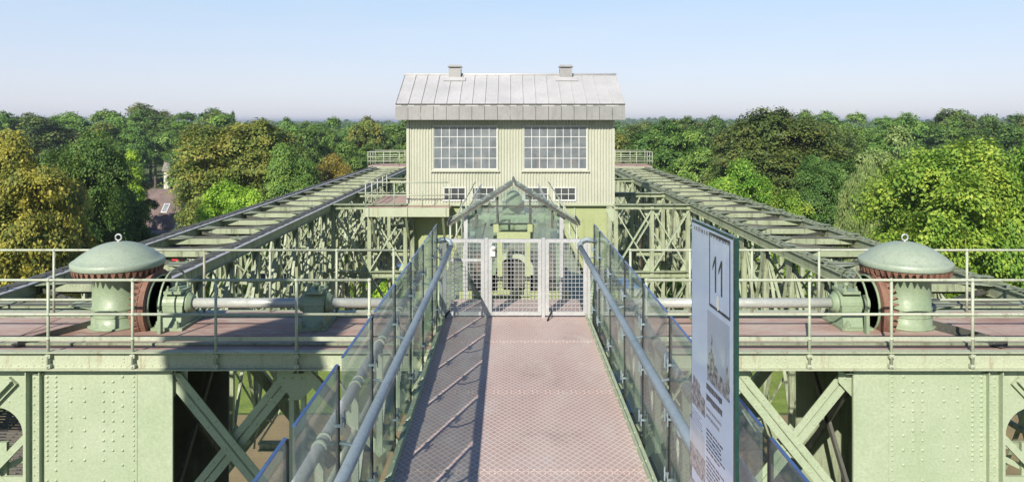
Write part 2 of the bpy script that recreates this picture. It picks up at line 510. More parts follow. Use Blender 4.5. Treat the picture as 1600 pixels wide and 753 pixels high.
        return o

def tag(o, label=None, cat=None, group=None, kind=None):
    if label: o['label'] = label
    if cat: o['category'] = cat
    if group: o['group'] = group
    if kind: o['kind'] = kind
    return o
def thing(name, label, cat, loc=(0, 0, 0), group=None):
    o = bpy.data.objects.new(name, None)
    o.empty_display_size = .3
    COL.objects.link(o)
    o.location = loc
    return tag(o, label, cat, group)
def sub_copy(o, parent):
    c = o.copy(); COL.objects.link(c); c.parent = parent
    for k in list(o.children): sub_copy(k, c)
    return c
def dup(root, loc, label=None, group=None, rotz=None, scale=None):
    r = root.copy(); COL.objects.link(r); r.location = loc
    if rotz is not None: r.rotation_euler = (0, 0, rotz)
    if scale is not None: r.scale = scale
    if label: r['label'] = label
    if group: r['group'] = group
    for k in list(root.children): sub_copy(k, r)
    return r

# ------------------------------------------------------------------ ground
mb = MB()
S = 9000
mb.add([(-S, -600, 0), (S, -600, 0), (S, S, 0), (-S, S, 0)], [(0, 1, 2, 3)])
tag(mb.build('ground', M['ground'], fix=False), kind='structure')
mb = MB(); mb.add([(-60, 12, .02), (60, 12, .02), (60, 60.5, .02), (-60, 60.5, .02)], [(0, 1, 2, 3)])
tag(mb.build('quay', M['concrete'], fix=False), kind='structure')
mb = MB(); mb.add([(-70, 61, .012), (-13, 61, .012), (-13, 96, .012), (-70, 96, .012)], [(0, 1, 2, 3)])
mb.add([(13, 61, .012), (45, 61, .012), (45, 82, .012), (13, 82, .012)], [(0, 1, 2, 3)])
tag(mb.build('lawn', M['lawn'], fix=False), kind='structure')
mb = MB(); mb.add([(-12, 61, .03), (12, 61, .03), (12, 400, .03), (-12, 400, .03)], [(0, 1, 2, 3)])
tag(mb.build('canal_water', M['water'], fix=False), kind='structure')
mb = MB(); mb.add([(-90, 97, .016), (-13, 97, .016), (-13, 150, .016), (-90, 150, .016)], [(0, 1, 2, 3)])
tag(mb.build('road', M['asphalt'], fix=False), kind='structure')

# ------------------------------------------------------------------ truss girders along both sides
def lace(mb, y0, y1, xa, xb, z, step=.42):
    n = int((y1-y0)/step)
    for i in range(n):
        ya = y0 + i*step
        a, b = (xa, xb) if i % 2 == 0 else (xb, xa)
        mb.beam((a, ya, z), (b, ya+step, z), .055, .014)

def truss(s, label):
    y0, y1 = 13.4, 56.4
    zt = C - 3.3; zb = C - 8.6
    xi, xo = CX + s*7.3, CX + s*9.9
    t = thing('truss_girder', label, 'steel truss', (CX + s*8.6, y0, zb), 'riveted truss girders either side of the engine house')
    hw = .125
    for x in (xi, xo):
        for z in (zt, zb):
            c = MB()
            for e in (-1, 1):
                c.box(x+e*hw-.012, x+e*hw+.012, y0, y1, z-.26, z)
                c.box(*sorted((x+e*hw, x+e*(hw+.06))), y0, y1, z-.014, z)
                c.box(*sorted((x+e*hw, x+e*(hw+.06))), y0, y1, z-.26, z-.246)
            ob = c.build('top_chord' if z == zt else 'bottom_chord', M['green_truss'], t)
            if z == zt and s < 0:
                fl_ = MB(); fl_.box(x+hw-.03, x+hw+.085, y0, y1, z+.004, z+.022)
                fl_.build('edge_flange', M['galv'], ob)
            if z == zt:
                l = MB()
                if s < 0: l.box(x-hw-.10, x+hw-.035, y0, y1, z+.003, z+.024)
                else: l.box(x-hw+.02, x+hw-.02, y0, y1, z-.20, z-.19)
                lace(l, y0, y1-.3, x-hw+.02, x+hw-.02, z+.010 if s > 0 else z+.033, .30)
                for k in range(22):
                    yy = y0 + .2 + k*1.955
                    l.box(x-hw-.05, x+hw+(.05 if s > 0 else -.04), yy-.11, yy+.11, z+.043, z+.052)
                l.build('lacing', M['dark_iron'] if s < 0 else M['green_dusty'], ob)
    n = 22
    st = (y1-y0)/n
    for i in range(n+1):
        y = y0 + i*st + (0.12 if i == 0 else -0.12 if i == n else 0)
        # strut across the top with spread gussets
        m = MB()
        m.chan((xi-s*-.13, y, zt-.12), (xo-s*.13, y, zt-.12), .26, .16, .018, (0, 0, -1))
        for x, e in ((xi, 1), (xo, -1)):
            a = x + s*e*.13
            m.poly([(a, y-.42, zt-.032), (a+s*e*.62, y-.13, zt-.032), (a+s*e*.62, y+.13, zt-.032), (a, y+.42, zt-.032)], (0, 0, .012))
        cs_ = m.build('cross_strut', M['green_truss'], t)
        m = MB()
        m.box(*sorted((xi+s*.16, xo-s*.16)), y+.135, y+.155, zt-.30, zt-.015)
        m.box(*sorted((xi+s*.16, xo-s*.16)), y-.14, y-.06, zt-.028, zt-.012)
        m.build('edge_strip', M['dark_iron'], cs_)  # dark strips added to paint in the shade of the gaps between struts
        for x in (xi, xo):
            m = MB()
            m.ibeam((x, y, zb), (x, y, zt-.26), .12, .15, .02, (1, 0, 0))
            m.poly([(x-.085, y-.10, zt-.95), (x-.085, y+.10, zt-.95), (x-.085, y+.26, zt-.26), (x-.085, y-.26, zt-.26)], (.016, 0, 0))
            m.build('post', M['green_truss'], t)
        # sway frame across the girder
        m = MB()
        m.beam((xi, y+.03, zt-.4), (xo, y+.03, zb+.4), .06, .04)
        m.beam((xo, y-.05, zt-.4), (xi, y-.05, zb+.4), .06, .04)
        m.beam((xi, y, zt-2.6), (xo, y, zt-2.6), .10, .10)
        m.beam((xi, y+.09, zt-1.3), ((xi+xo)/2, y+.09, zt-.25), .05, .04)
        m.beam((xo, y+.09, zt-1.3), ((xi+xo)/2, y+.09, zt-.25), .05, .04)
        m.build('sway_brace', M['green_truss'], t)
        if i < n:
            ya, yb = y0+i*st, y0+(i+1)*st
            for x in (xi, xo):
                m = MB()
                m.beam((x-.05, ya, zt-.45), (x-.05, yb, zb+.4), .03, .085, (1, 0, 0))
                m.beam((x+.05, yb, zt-.45), (x+.05, ya, zb+.4), .03, .085, (1, 0, 0))
                m.beam((x+.05, ya, (zt+zb)/2), (x+.05, yb, zt-.45), .03, .08, (1, 0, 0))
                m.beam((x-.05, ya, (zt+zb)/2), (x-.05, yb, (zt+zb)/2), .08, .1, (1, 0, 0))
                m.build('diagonal', M['green_truss'], t)
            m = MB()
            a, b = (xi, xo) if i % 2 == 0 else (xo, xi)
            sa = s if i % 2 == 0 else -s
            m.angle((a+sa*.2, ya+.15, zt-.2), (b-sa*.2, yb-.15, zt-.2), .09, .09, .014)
            m.build('wind_brace', M['dark_iron'], t)  # brace coloured dark, part of the painted shade between struts
    return t
truss(-1, 'long green riveted truss girder running back on the left past the engine house')
truss(1, 'long green riveted truss girder running back on the right past the engine house')

def rail_thing(name, label, segs, posts, rails, r=.022, mat='green_rail', group=None, post_h=1.0, post_down=0.0, low_flat=True):
    """segs: polyline of base points (x,y,z); posts: list of base points; rails: heights"""
    p0 = posts[0]
    t = thing(name, label, 'railing', p0, group)
    for h in rails:
        m = MB()
        for a, b in zip(segs[:-1], segs[1:]):
            a2 = (a[0], a[1], a[2]+h); b2 = (b[0], b[1], b[2]+h)
            if low_flat and h < .3: m.beam(a2, b2, .012, .06)
            else: m.tube(a2, b2, r, 8)
        m.build('rail', M[mat], t)
    for p in posts:
        m = MB()
        m.tube((p[0], p[1], p[2]-post_down), (p[0], p[1], p[2]+post_h), r*1.05, 8)
        for h in rails:
            m.lathe((p[0], p[1], p[2]+h), [(.0, -r*1.6), (r*1.5, -r*.8), (r*1.5, r*.8), (.0, r*1.6)], 8)
        if post_down > .1:
            for zz in (-.05, -post_down+.04):
                m.box(p[0]-.035, p[0]+.035, p[1]-.02, p[1]+.045, p[2]+zz-.025, p[2]+zz+.025)
                m.rivet((p[0], p[1]-.02, p[2]+zz), (0, -1, 0), .02)
        m.build('post', M[mat], t)
    return t

# platforms at the far ends of the trusses
for s, side in ((-1, 'left'), (1, 'right')):
    xa, xb = sorted((CX+s*6.9, CX+s*10.3))
    z = C - 3.22
    t = thing('end_platform', 'reddish plated platform on the far end of the %s truss girder' % side, 'platform', ((xa+xb)/2, 55, z-.2))
    MB().box(xa, xb, 53.6, 56.6, z-.05, z).build('floor', M['deck'], t)
    m = MB()
    m.chan((xa, 53.6, z-.16), (xb, 53.6, z-.16), .1, .2, .02)
    m.chan((xa, 56.6, z-.16), (xb, 56.6, z-.16), .1, .2, .02)
    m.build('edge_beam', M['green_beam'], t)
    pts = [(xa, 53.6, z), (xb, 53.6, z), (xb, 56.5, z), (xa, 56.5, z), (xa, 53.6, z)]
    posts = []
    for a, b in zip(pts[:-1], pts[1:]):
        k = 3
        for i in range(k): posts.append(tuple(a[j]+(b[j]-a[j])*i/k for j in range(3)))
    rail_thing('platform_railing', 'thin pale railing round the far %s end platform, seen beside the engine house' % side, pts, posts, (1.0, .66, .33), .026, post_h=1.0, low_flat=False, group='railings of the far end platforms')

# ------------------------------------------------------------------ cross girders at the engine house
def lattice_frame(mb, x0, x1, y, z0, z1, n, w=.16):
    """X-lattice between two chords in the plane y"""
    dx = (x1-x0)/n
    for i in range(n):
        a, b = x0+i*dx, x0+(i+1)*dx
        mb.beam((a, y-.03, z0), (b, y-.03, z1), .05, w, (0, 1, 0))
        mb.beam((b, y+.04, z0), (a, y+.04, z1), .05, w, (0, 1, 0))

def cross_girder(s, y, label, lower=True):
    x0, x1 = sorted((CX+s*4.15, CX+s*7.15))
    zt, zm, zb = C-3.4, C-6.1, C-8.6
    t = thing('cross_girder', label, 'steel girder', ((x0+x1)/2, y, zb), 'cross girders tying the engine house to the trusses')
    m = MB(); m.ibeam((x0, y, zt), (x1, y, zt), .34, .20, .025); m.build('top_chord', M['green_truss'], t)
    m = MB(); m.ibeam((x0, y, zm), (x1, y, zm), .30, .24, .025); m.build('middle_chord', M['green_truss'], t)
    m = MB(); m.ibeam((x0, y, zb), (x1, y, zb), .30, .24, .025); m.build('bottom_chord', M['green_truss'], t)
    m = MB(); lattice_frame(m, x0, x1, y, zm+.12, zt-.1, 2, .15)
    for k in range(3):
        xx = x0 + (x1-x0)*k/2
        m.poly([(xx-.35, y+.09, zt-.1), (xx+.35, y+.09, zt-.1), (xx+.12, y+.09, zt-.6), (xx-.12, y+.09, zt-.6)], (0, .015, 0))
        m.poly([(xx-.35, y+.09, zm+.12), (xx+.35, y+.09, zm+.12), (xx+.12, y+.09, zm+.6), (xx-.12, y+.09, zm+.6)], (0, .015, 0))
    m.build('upper_lattice', M['green'], t)
    m = MB(); lattice_frame(m, x0, x1, y, zb+.12, zm-.12, 2, .13); m.build('lower_lattice', M['green_truss'], t)
    for k in range(3):
        xx = x0 + .06 + (x1-x0-.12)*k/2
        m = MB(); m.ibeam((xx, y, zb), (xx, y, zt), .15, .15, .02, (0, 1, 0)); m.build('post', M['green_truss'], t)
    return t
for s, side in ((-1, 'left'), (1, 'right')):
    cross_girder(s, 29.6, 'front latticed cross girder with crossed green bars, %s of the engine house' % side)
    cross_girder(s, 34.4, 'rear latticed cross girder with crossed green bars, %s of the engine house' % side)
    cross_girder(s, 43.0, 'farthest latticed cross girder with crossed green bars, behind the engine house on the %s' % side)
    # lighter portal bracing nearer the deck, low between the trusses
    x0, x1 = sorted((CX+s*2.1, CX+s*7.15))
    t = thing('tie_girder', 'low green tie girder with crossed bars below the %s side of the deck' % side, 'steel girder', ((x0+x1)/2, 21, C-8.6))
    m = MB(); m.ibeam((x0, 21, C-6.4), (x1, 21, C-6.4), .28, .2, .025); m.build('top_chord', M['green_truss'], t)
    m = MB(); m.ibeam((x0, 21, C-9.2), (x1, 21, C-9.2), .28, .2, .025); m.build('bottom_chord', M['green_truss'], t)
    m = MB(); lattice_frame(m, x0, x1, 21, C-9.1, C-6.5, 3, .12); m.build('lattice', M['green_truss'], t)

# ------------------------------------------------------------------ engine house
EX = CX
bx0, bx1 = -4.13, 4.22
BY0, BY1 = 30.0, 34.1
house = thing('engine_house', 'cream green corrugated engine house with zinc roof standing between the trusses', 'building', (EX, 32, DK))
wins = [(-3.08, -.50, C-1.93, C-.19), (.58, 3.14, C-1.93, C-.19)]
smalls = [(-2.65, -1.79, C-3.19, C-2.70), (-1.53, -.62, C-3.19, C-2.70), (.62, 1.55, C-3.19, C-2.70), (1.82, 2.68, C-3.19, C-2.70)]
def corrug_front(x0, x1, y, z0, z1, holes, out=-1, pitch=.118, amp=.026):
    m = MB()
    k = 6
    n = int(round((x1-x0)/pitch))*k
    dx = (x1-x0)/n
    def yy(x):
        c = math.cos(2*math.pi*(x-x0)/pitch)
        return y + out*amp*max(-.8, min(.8, c*1.5))
    for i in range(n):
        a, b = x0+i*dx, x0+(i+1)*dx
        mid = (a+b)/2
        cuts = [(h[2], h[3]) for h in holes if h[0] < mid < h[1]]
        cuts.sort()
        z = z0
        spans = []
        for c0, c1 in cuts:
            spans.append((z, c0)); z = c1
        spans.append((z, z1))
        for sa, sb in spans:
            m.add([(a, yy(a), sa), (b, yy(b), sa), (b, yy(b), sb), (a, yy(a), sb)], [(0, 1, 2, 3)])
    return m
corrug_front(bx0, bx1, BY0, DK+.02, C+.20, wins+smalls).build('front_wall', M['wall_green'], house, fix=False)
def corrug_side(x, y0, y1, z0, z1, out):
    m = MB(); pitch = .118; k = 6
    n = int(round((y1-y0)/pitch))*k
    dy = (y1-y0)/n
    f = lambda yv: x + out*.026*max(-.8, min(.8, 1.5*math.cos(2*math.pi*(yv-y0)/pitch)))
    for i in range(n):
        a, b = y0+i*dy, y0+(i+1)*dy
        m.add([(f(a), a, z0), (f(b), b, z0), (f(b), b, z1), (f(a), a, z1)], [(0, 1, 2, 3)])
    return m
for x, o in ((bx0, -1), (bx1, 1)):
    w = corrug_side(x, BY0, BY1, DK+.02, C+.2, o)
    w.poly([(x, BY0, C+.2), (x, BY1, C+.2), (x, 32.05, C+1.85)], (-o*.03, 0, 0))
    w.build('side_wall', M['wall_green'], house, fix=False)
corrug_front(bx0, bx1, BY1, DK+.02, C+.20, [], 1).build('rear_wall', M['wall_green'], house, fix=False)
m = MB()
m.box(bx0-.03, bx0+.06, BY0-.035, BY0-.02, DK+.02, C+.1); m.box(bx1-.06, bx1+.03, BY0-.035, BY0-.02, DK+.02, C+.1)
m.box(bx0-.045, bx0-.03, BY0-.035, BY0+.06, DK+.02, C+.1); m.box(bx1+.03, bx1+.045, BY0-.035, BY0+.06, DK+.02, C+.1)
m.build('corner_trim', M['wall_green'], house)
m = MB(); m.box(bx0-.06, bx1+.06, BY0-.09, BY1+.06, DK-.06, DK+.02); m.build('base_sill', M['green_beam'], house)
# inside
m = MB(); m.box(bx0+.05, bx1-.05, BY0+.03, BY1-.05, DK+.03, DK+.06); m.build('inner_floor', M['interior'], house)
m = MB()
for k, (xx, hh) in enumerate(((-2.4, 1.1), (-1.3, 1.5), (1.25, 2.0), (1.95, 2.35), (2.7, 1.4), (.9, 1.2))):
    m.lathe((xx, 31.6 + .2*(k % 2), DK+.06), [(.28, 0), (.28, .3), (.17, .35), (.17, hh), (.22, hh+.05), (.22, hh+.25), (.05, hh+.3)], 14)
m.build('machine_column', M['brick'], house)
m = MB()
for xx in (-2.9, -1.9, -.9, .9, 1.9, 2.9): m.box(xx-.07, xx+.07, 33.2, 33.4, DK+.06, C+.1)
m.box(bx0+.1, bx1-.1, 33.2, 33.4, C-1.2, C-1.05)
m.build('inner_frame', M['white_paint'], house)
def window(w, nx, ny, big):
    x0, x1, z0, z1 = w
    y = BY0
    fr = .05 if big else .035
    m = MB()
    m.box(x0-fr, x0, y-.05, y+.05, z0-fr, z1+fr); m.box(x1, x1+fr, y-.05, y+.05, z0-fr, z1+fr)
    m.box(x0, x1, y-.05, y+.05, z0-fr, z0); m.box(x0, x1, y-.05, y+.05, z1, z1+fr)
    f = m.build('window', M['wall_green'] if big else M['white_paint'], house)
    m = MB()
    t = .013 if big else .012
    for i in range(0, nx+1):
        x = x0 + (x1-x0)*i/nx
        x = min(max(x, x0+t), x1-t)
        m.box(x-t, x+t, y-.02, y+.015, z0, z1)
    for j in range(0, ny+1):
        z = z0 + (z1-z0)*j/ny
        z = min(max(z, z0+t), z1-t)
        m.box(x0+.001, x1-.001, y-.016, y+.011, z-t, z+t)
    m.build('muntins', M['white_paint'], f)
    m = MB()
    for i in range(nx):
        for j in range(ny):
            a = x0+(x1-x0)*i/nx; b = x0+(x1-x0)*(i+1)/nx
            c = z0+(z1-z0)*j/ny; d = z0+(z1-z0)*(j+1)/ny
            q = [random.uniform(-.004, .004) for _ in range(3)]
            m.add([(a, y+q[0], c), (b, y+q[1], c), (b, y+q[1]+q[2], d), (a, y+q[0]+q[2], d)], [(0, 1, 2, 3)])
    m.build('pane', M['pane'] if big else M['pane_dark'], f, fix=False)
    if big:
        m = MB(); m.box(x0-.1, x1+.1, y-.10, y-.045, z0-.11, z0-fr); m.build('sill', M['wall_green'], f)
for w in wins: window(w, 8, 4, True)
for w in smalls: window(w, 3, 2, False)
# roof
RX0, RX1 = CX-.02-4.58, CX-.02+4.58
ey0, ey1, ry = 29.45, 34.65, 32.05
ez0, ez1, rz = C+.06, C+.69, C+2.0
m = MB()
m.add([(RX0, ey0, ez1), (RX1, ey0, ez1), (RX1, ry, rz), (RX0, ry, rz), (RX0, ey1, ez1), (RX1, ey1, ez1),
       (RX0, ey0, ez1-.08), (RX1, ey0, ez1-.08), (RX1, ry, rz-.08), (RX0, ry, rz-.08), (RX0, ey1, ez1-.08), (RX1, ey1, ez1-.08)],
      [(0, 1, 2, 3), (3, 2, 5, 4), (6, 9, 8, 7), (9, 10, 11, 8), (0, 6, 7, 1), (4, 5, 11, 10), (0, 3, 9, 6), (3, 4, 10, 9), (1, 7, 8, 2), (2, 8, 11, 5)])
ns = 18
for i in range(ns+1):
    x = RX0 + (RX1-RX0)*i/ns
    x = min(max(x, RX0+.015), RX1-.015)
    m.beam((x, ey0+.01, ez1+.022), (x, ry, rz+.022), .022, .045)
    m.beam((x, ey1-.01, ez1+.022), (x, ry, rz+.022), .022, .045)
m.tube((RX0-.02, ry, rz+.03), (RX1+.02, ry, rz+.03), .05, 8)
roof = m.build('roof', M['zinc'], house)
m = MB()
for i in range(ns):
    a = RX0 + (RX1-RX0)*i/ns; b = RX0 + (RX1-RX0)*(i+1)/ns
    t = random.uniform(-.006, .006)
    for y, o in ((ey0, 1), (ey1, -1)):
        m.add([(a+.008, y+t*.5, ez0), (b-.008, y-t*.5, ez0), (b-.008, y-t, ez1-.01), (a+.008, y+t, ez1-.01),
               (a+.008, y+o*.03, ez0), (b-.008, y+o*.03, ez0), (b-.008, y+o*.03, ez1-.01), (a+.008, y+o*.03, ez1-.01)],
              [(0, 1, 2, 3), (4, 7, 6, 5), (0, 4, 5, 1), (3, 2, 6, 7), (0, 3, 7, 4), (1, 5, 6, 2)])
for x, o in ((RX0, 1), (RX1, -1)):
    m.box(*sorted((x, x+o*.03)), ey0+.035, ey1-.035, ez0, ez1-.085)
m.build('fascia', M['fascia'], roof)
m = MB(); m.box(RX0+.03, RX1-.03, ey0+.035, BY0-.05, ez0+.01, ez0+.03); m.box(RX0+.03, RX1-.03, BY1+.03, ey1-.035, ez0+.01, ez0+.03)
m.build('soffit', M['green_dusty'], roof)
m = MB(); m.box(RX0+.01, RX1-.01, ey0-.035, ey0+.02, ez1-.02, ez1+.015); m.build('eave_edge', M['dark_iron'], roof)
for x in (PX(711, 32), PX(884, 32)):
    m = MB()
    m.box(x-.26, x+.26, ry-.27, ry+.27, rz-.25, rz+.28)
    v = m.build('roof_vent', M['fascia'], roof)
    m = MB()
    m.box(x-.21, x+.21, ry-.22, ry+.22, rz+.28, rz+.34)
    m.add([(x-.31, ry-.33, rz+.34), (x+.31, ry-.33, rz+.34), (x+.31, ry+.33, rz+.34), (x-.31, ry+.33, rz+.34),
           (x-.25, ry-.27, rz+.43), (x+.25, ry-.27, rz+.43), (x+.25, ry+.27, rz+.43), (x-.25, ry+.27, rz+.43)],
          [(3, 2, 1, 0), (4, 5, 6, 7), (0, 1, 5, 4), (1, 2, 6, 5), (2, 3, 7, 6), (3, 0, 4, 7)])
    m.build('cap', M['fascia'], v)
    m = MB(); m.beam((x, ry-.62, rz-.27), (x, ry-.30, rz-.11), .95, .02); m.build('flashing', M['zinc'], v)
# lower plated storey
low = thing('lower_storey', 'yellow green plated lower storey carrying the corrugated engine house', 'building', (CX, 32, C-9))
m = MB(); lx0, lx1 = PX(643, 30.1), PX(956, 30.1)
m.box(lx0, lx1, 30.1, 34.0, C-9.0, DK-.07)
m.build('wall', M['lower_green'], low)
m = MB()
for xx in (lx0+.06, PX(834, 30), PX(898, 30), PX(700, 30), lx1-.06):
    m.box(xx-.03, xx+.03, 30.06, 30.095, C-9, DK-.08)
m.build('cover_strip', M['green'], low)
for s in (-1, 1):
    m = MB(); xx = CX+s*3.98; m.ibeam((xx, 29.85, C-9), (xx, 29.85, DK-.08), .2, .2, .02, (0, 1, 0)); m.build('column', M['green_truss'], low)
m = MB(); m.box(PX(700, 30), PX(740, 30), 30.08, 30.11, C-8, C-6.2); m.box(PX(905, 30), PX(948, 30), 30.08, 30.11, C-8.2, C-6); m.build('opening', M['black'], low)  # black panels on the solid wall paint the dark inside of openings

# gallery on the left of the engine house
gx0, gx1, gx2 = -5.62, -4.2, -2.35
gal = thing('gallery', 'reddish floored gallery wrapping the left front corner of the engine house', 'platform', (-4.2, 29, DK-.3))
m = MB(); m.box(gx0, gx2, 28.85, 29.88, DK-.12, DK-.03); m.box(gx0, bx0-.08, 29.88, 34, DK-.12, DK-.03); m.build('floor', M['deck'], gal)
m = MB()
m.box(gx0, gx2, 28.78, 28.84, DK-.36, DK-.01); m.box(gx0-.07, gx0-.01, 28.78, 34, DK-.36, DK-.01)
for xx in (-5.5, -4.0, -2.5): m.box(xx-.03, xx+.03, 28.74, 28.775, DK-.36, DK)
m.build('edge_beam', M['green_beam'], gal)
m = MB()
for xx in (-5.4, -4.05, -2.6): m.beam((xx, 28.9, DK-.4), (xx, 30.0, DK-1.7), .09, .09); m.beam((xx, 28.9, DK-.35), (xx, 30, DK-.35), .09, .12)
m.build('bracket', M['green_truss'], gal)
gz = DK-.03
rail_thing('gallery_railing', 'thin pale railing along the gallery at the left of the engine house',
           [(gx2, 28.88, gz), (gx0, 28.88, gz), (gx0, 33.9, gz)],
           [(gx2, 28.88, gz), (-3.4, 28.88, gz), (-4.5, 28.88, gz), (gx0, 28.88, gz), (gx0, 30.2, gz), (gx0, 31.5, gz), (gx0, 32.8, gz), (gx0, 33.9, gz)], (1.0, .5), .022)

# ------------------------------------------------------------------ bridge between deck and engine house
br = thing('service_bridge', 'narrow green plated bridge leading from the glasshouse to the engine house', 'bridge', (CW, 21, DK-.9))
m = MB(); m.box(CW-1.5, CW+1.5, 13.15, 28.7, DK-.05, DK-.01); m.build('floor', M['green_dusty'], br)
for s in (-1, 1):
    m = MB(); m.ibeam((CW+s*1.4, 13.15, DK-.42), (CW+s*1.4, 28.7, DK-.42), .22, .7, .02)
    for k in range(12): m.box(CW+s*1.4-.1, CW+s*1.4+.1, 13.6+k*1.3, 13.63+k*1.3, DK-.74, DK-.1)
    m.build('girder', M['green'], br)
    fx = CW+s*1.42
    pts = [(fx, 16.6, DK), (fx, 28.6, DK)]
    rail_thing('bridge_railing', 'thin pale railing along the %s edge of the bridge behind the glasshouse' % ('left' if s < 0 else 'right'), pts,
               [(fx, 16.6+2.0*k, DK) for k in range(7)], (1.0, .5), .02)

# ------------------------------------------------------------------ machinery deck
DY0, DY1 = 10.80, 13.1
deck = thing('machinery_deck', 'reddish brown plated machinery deck on green riveted beams crossing the view', 'platform', (CX, 12, DK-.4))
xs = [-13, -9.6, -7.62, -5.2, -3.1, -1.0, 1.1, 3.2, 5.3, 7.72, 9.7, 13]
rows = [(DY0+.02, 11.12, -.012), (11.125, 11.5, .0), (11.51, 12.62, .012), (12.63, 13.06, 0)]
for a, b, dz in rows:
    m = MB()
    for x0, x1 in zip(xs[:-1], xs[1:]):
        m.box(x0+.004, x1-.004, a+.004, b-.004, DK-.04+dz, DK+dz+random.uniform(-.003, .003))
    m.build('deck_plate', M['deck'], deck)
m = MB()
m.box(-13, 13, 11.085, 11.14, DK+.0, DK+.03); m.box(-13, 13, 12.6, 12.66, DK+.01, DK+.03)
m.build('joint_strip', M['green_dusty'], deck)
m = MB()
m.box(-13, 13, DY0-.02, DY0, DK-.25, DK-.005)
m.box(-13, 13, DY0-.10, DY0-.021, DK-.255, DK-.238)
m.box(-13, 13, DY0-.10, DY0+.03, DK-.004, DK+.012)
x = -9.0
while x < 9:
    m.rivet((x, DY0-.02, DK-.205), (0, -1, 0), .014); x += .115
for k in range(-8, 9):
    xx = CX + k*1.19 + .28
    for zz in (-.05, -.1, -.15):
        m.rivet((xx, DY0-.02, DK+zz), (0, -1, 0), .014)
        m.rivet((xx+.12, DY0-.02, DK+zz), (0, -1, 0), .014)
m.build('front_beam', M['green_beam'], deck)
m = MB()
m.ibeam((-13, 13.08, DK-.2), (13, 13.08, DK-.2), .16, .4, .02)
m.build('rear_beam', M['green_beam'], deck)
for x in (-9.5, -8, -6.9, -4.9, -3.1, -1.6, 1.8, 3.2, 5.0, 7.0, 8.2, 9.7):
    m = MB(); m.ibeam((x, DY0+.03, DK-.2), (x, 13.0, DK-.2), .14, .3, .018); m.build('floor_beam', M['green_dusty'], deck)
# riveted corner angle lying across the deck beside each drum
for s in (-1, 1):
    m = MB()
    a = (CX+s*6.72, 12.35, DK+.014); b = (CX+s*7.35, 10.98, DK+.014)
    m.box(0, 0, 0, 0, 0, 0) if False else None
    m.angle(a, b, .16, .10, .018)
    for k in range(15):
        p = Vector(a).lerp(Vector(b), (k+.5)/15)
        d = (Vector(b)-Vector(a)).normalized()
        sd = d.cross(Vector((0, 0, 1)))
        m.rivet(p + sd*.09 + Vector((0, 0, .018)), (0, 0, 1), .017)
    m.build('riveted_angle', M['dark_iron'], deck)

# deck railings
ys = DY0-.07
def spaced(x0, x1, st):
    n = max(1, int(round((x1-x0)/st)))
    return [x0+(x1-x0)*i/n for i in range(n+1)]
fl = [-13+.2, -11.6, -10.4, -9.15, -7.92, PX(75, 10.73), PX(207, 10.73), PX(337, 10.73), PX(463, 10.73), PX(577, 10.73)]
fr_ = [PX(1010, 10.73), PX(1137, 10.73), PX(1265, 10.73), PX(1393, 10.73), PX(1520, 10.73), 7.95, 9.15, 10.4, 11.6, 12.8]
for xs_, side in ((fl, 'left'), (fr_, 'right')):
    rail_thing('deck_railing', 'three bar pale green railing along the front edge of the deck, %s of the walkway' % side,
               [(xs_[0], ys, DK), (xs_[-1], ys, DK)], [(x, ys, DK) for x in xs_], (1.05, .555, .20), .021, post_h=1.05, post_down=.235)
rl = [-12.8, -11.6, -10.4, -9.2] + [PX(p, 13.0) for p in (84, 201, 319, 422, 526, 615)]
rr_ = [PX(p, 13.0) for p in (985, 1078, 1175, 1280, 1396, 1511)] + [9.2, 10.4, 11.6, 12.8]
for xs_, side in ((rl, 'left'), (rr_, 'right')):
    rail_thing('deck_railing', 'two bar pale green railing along the rear edge of the deck, %s of the glasshouse' % side,
               [(xs_[0], 13.0, DK), (xs_[-1], 13.0, DK)], [(x, 13.0, DK) for x in xs_], (1.09, .22), .021, post_h=1.09, low_flat=False)

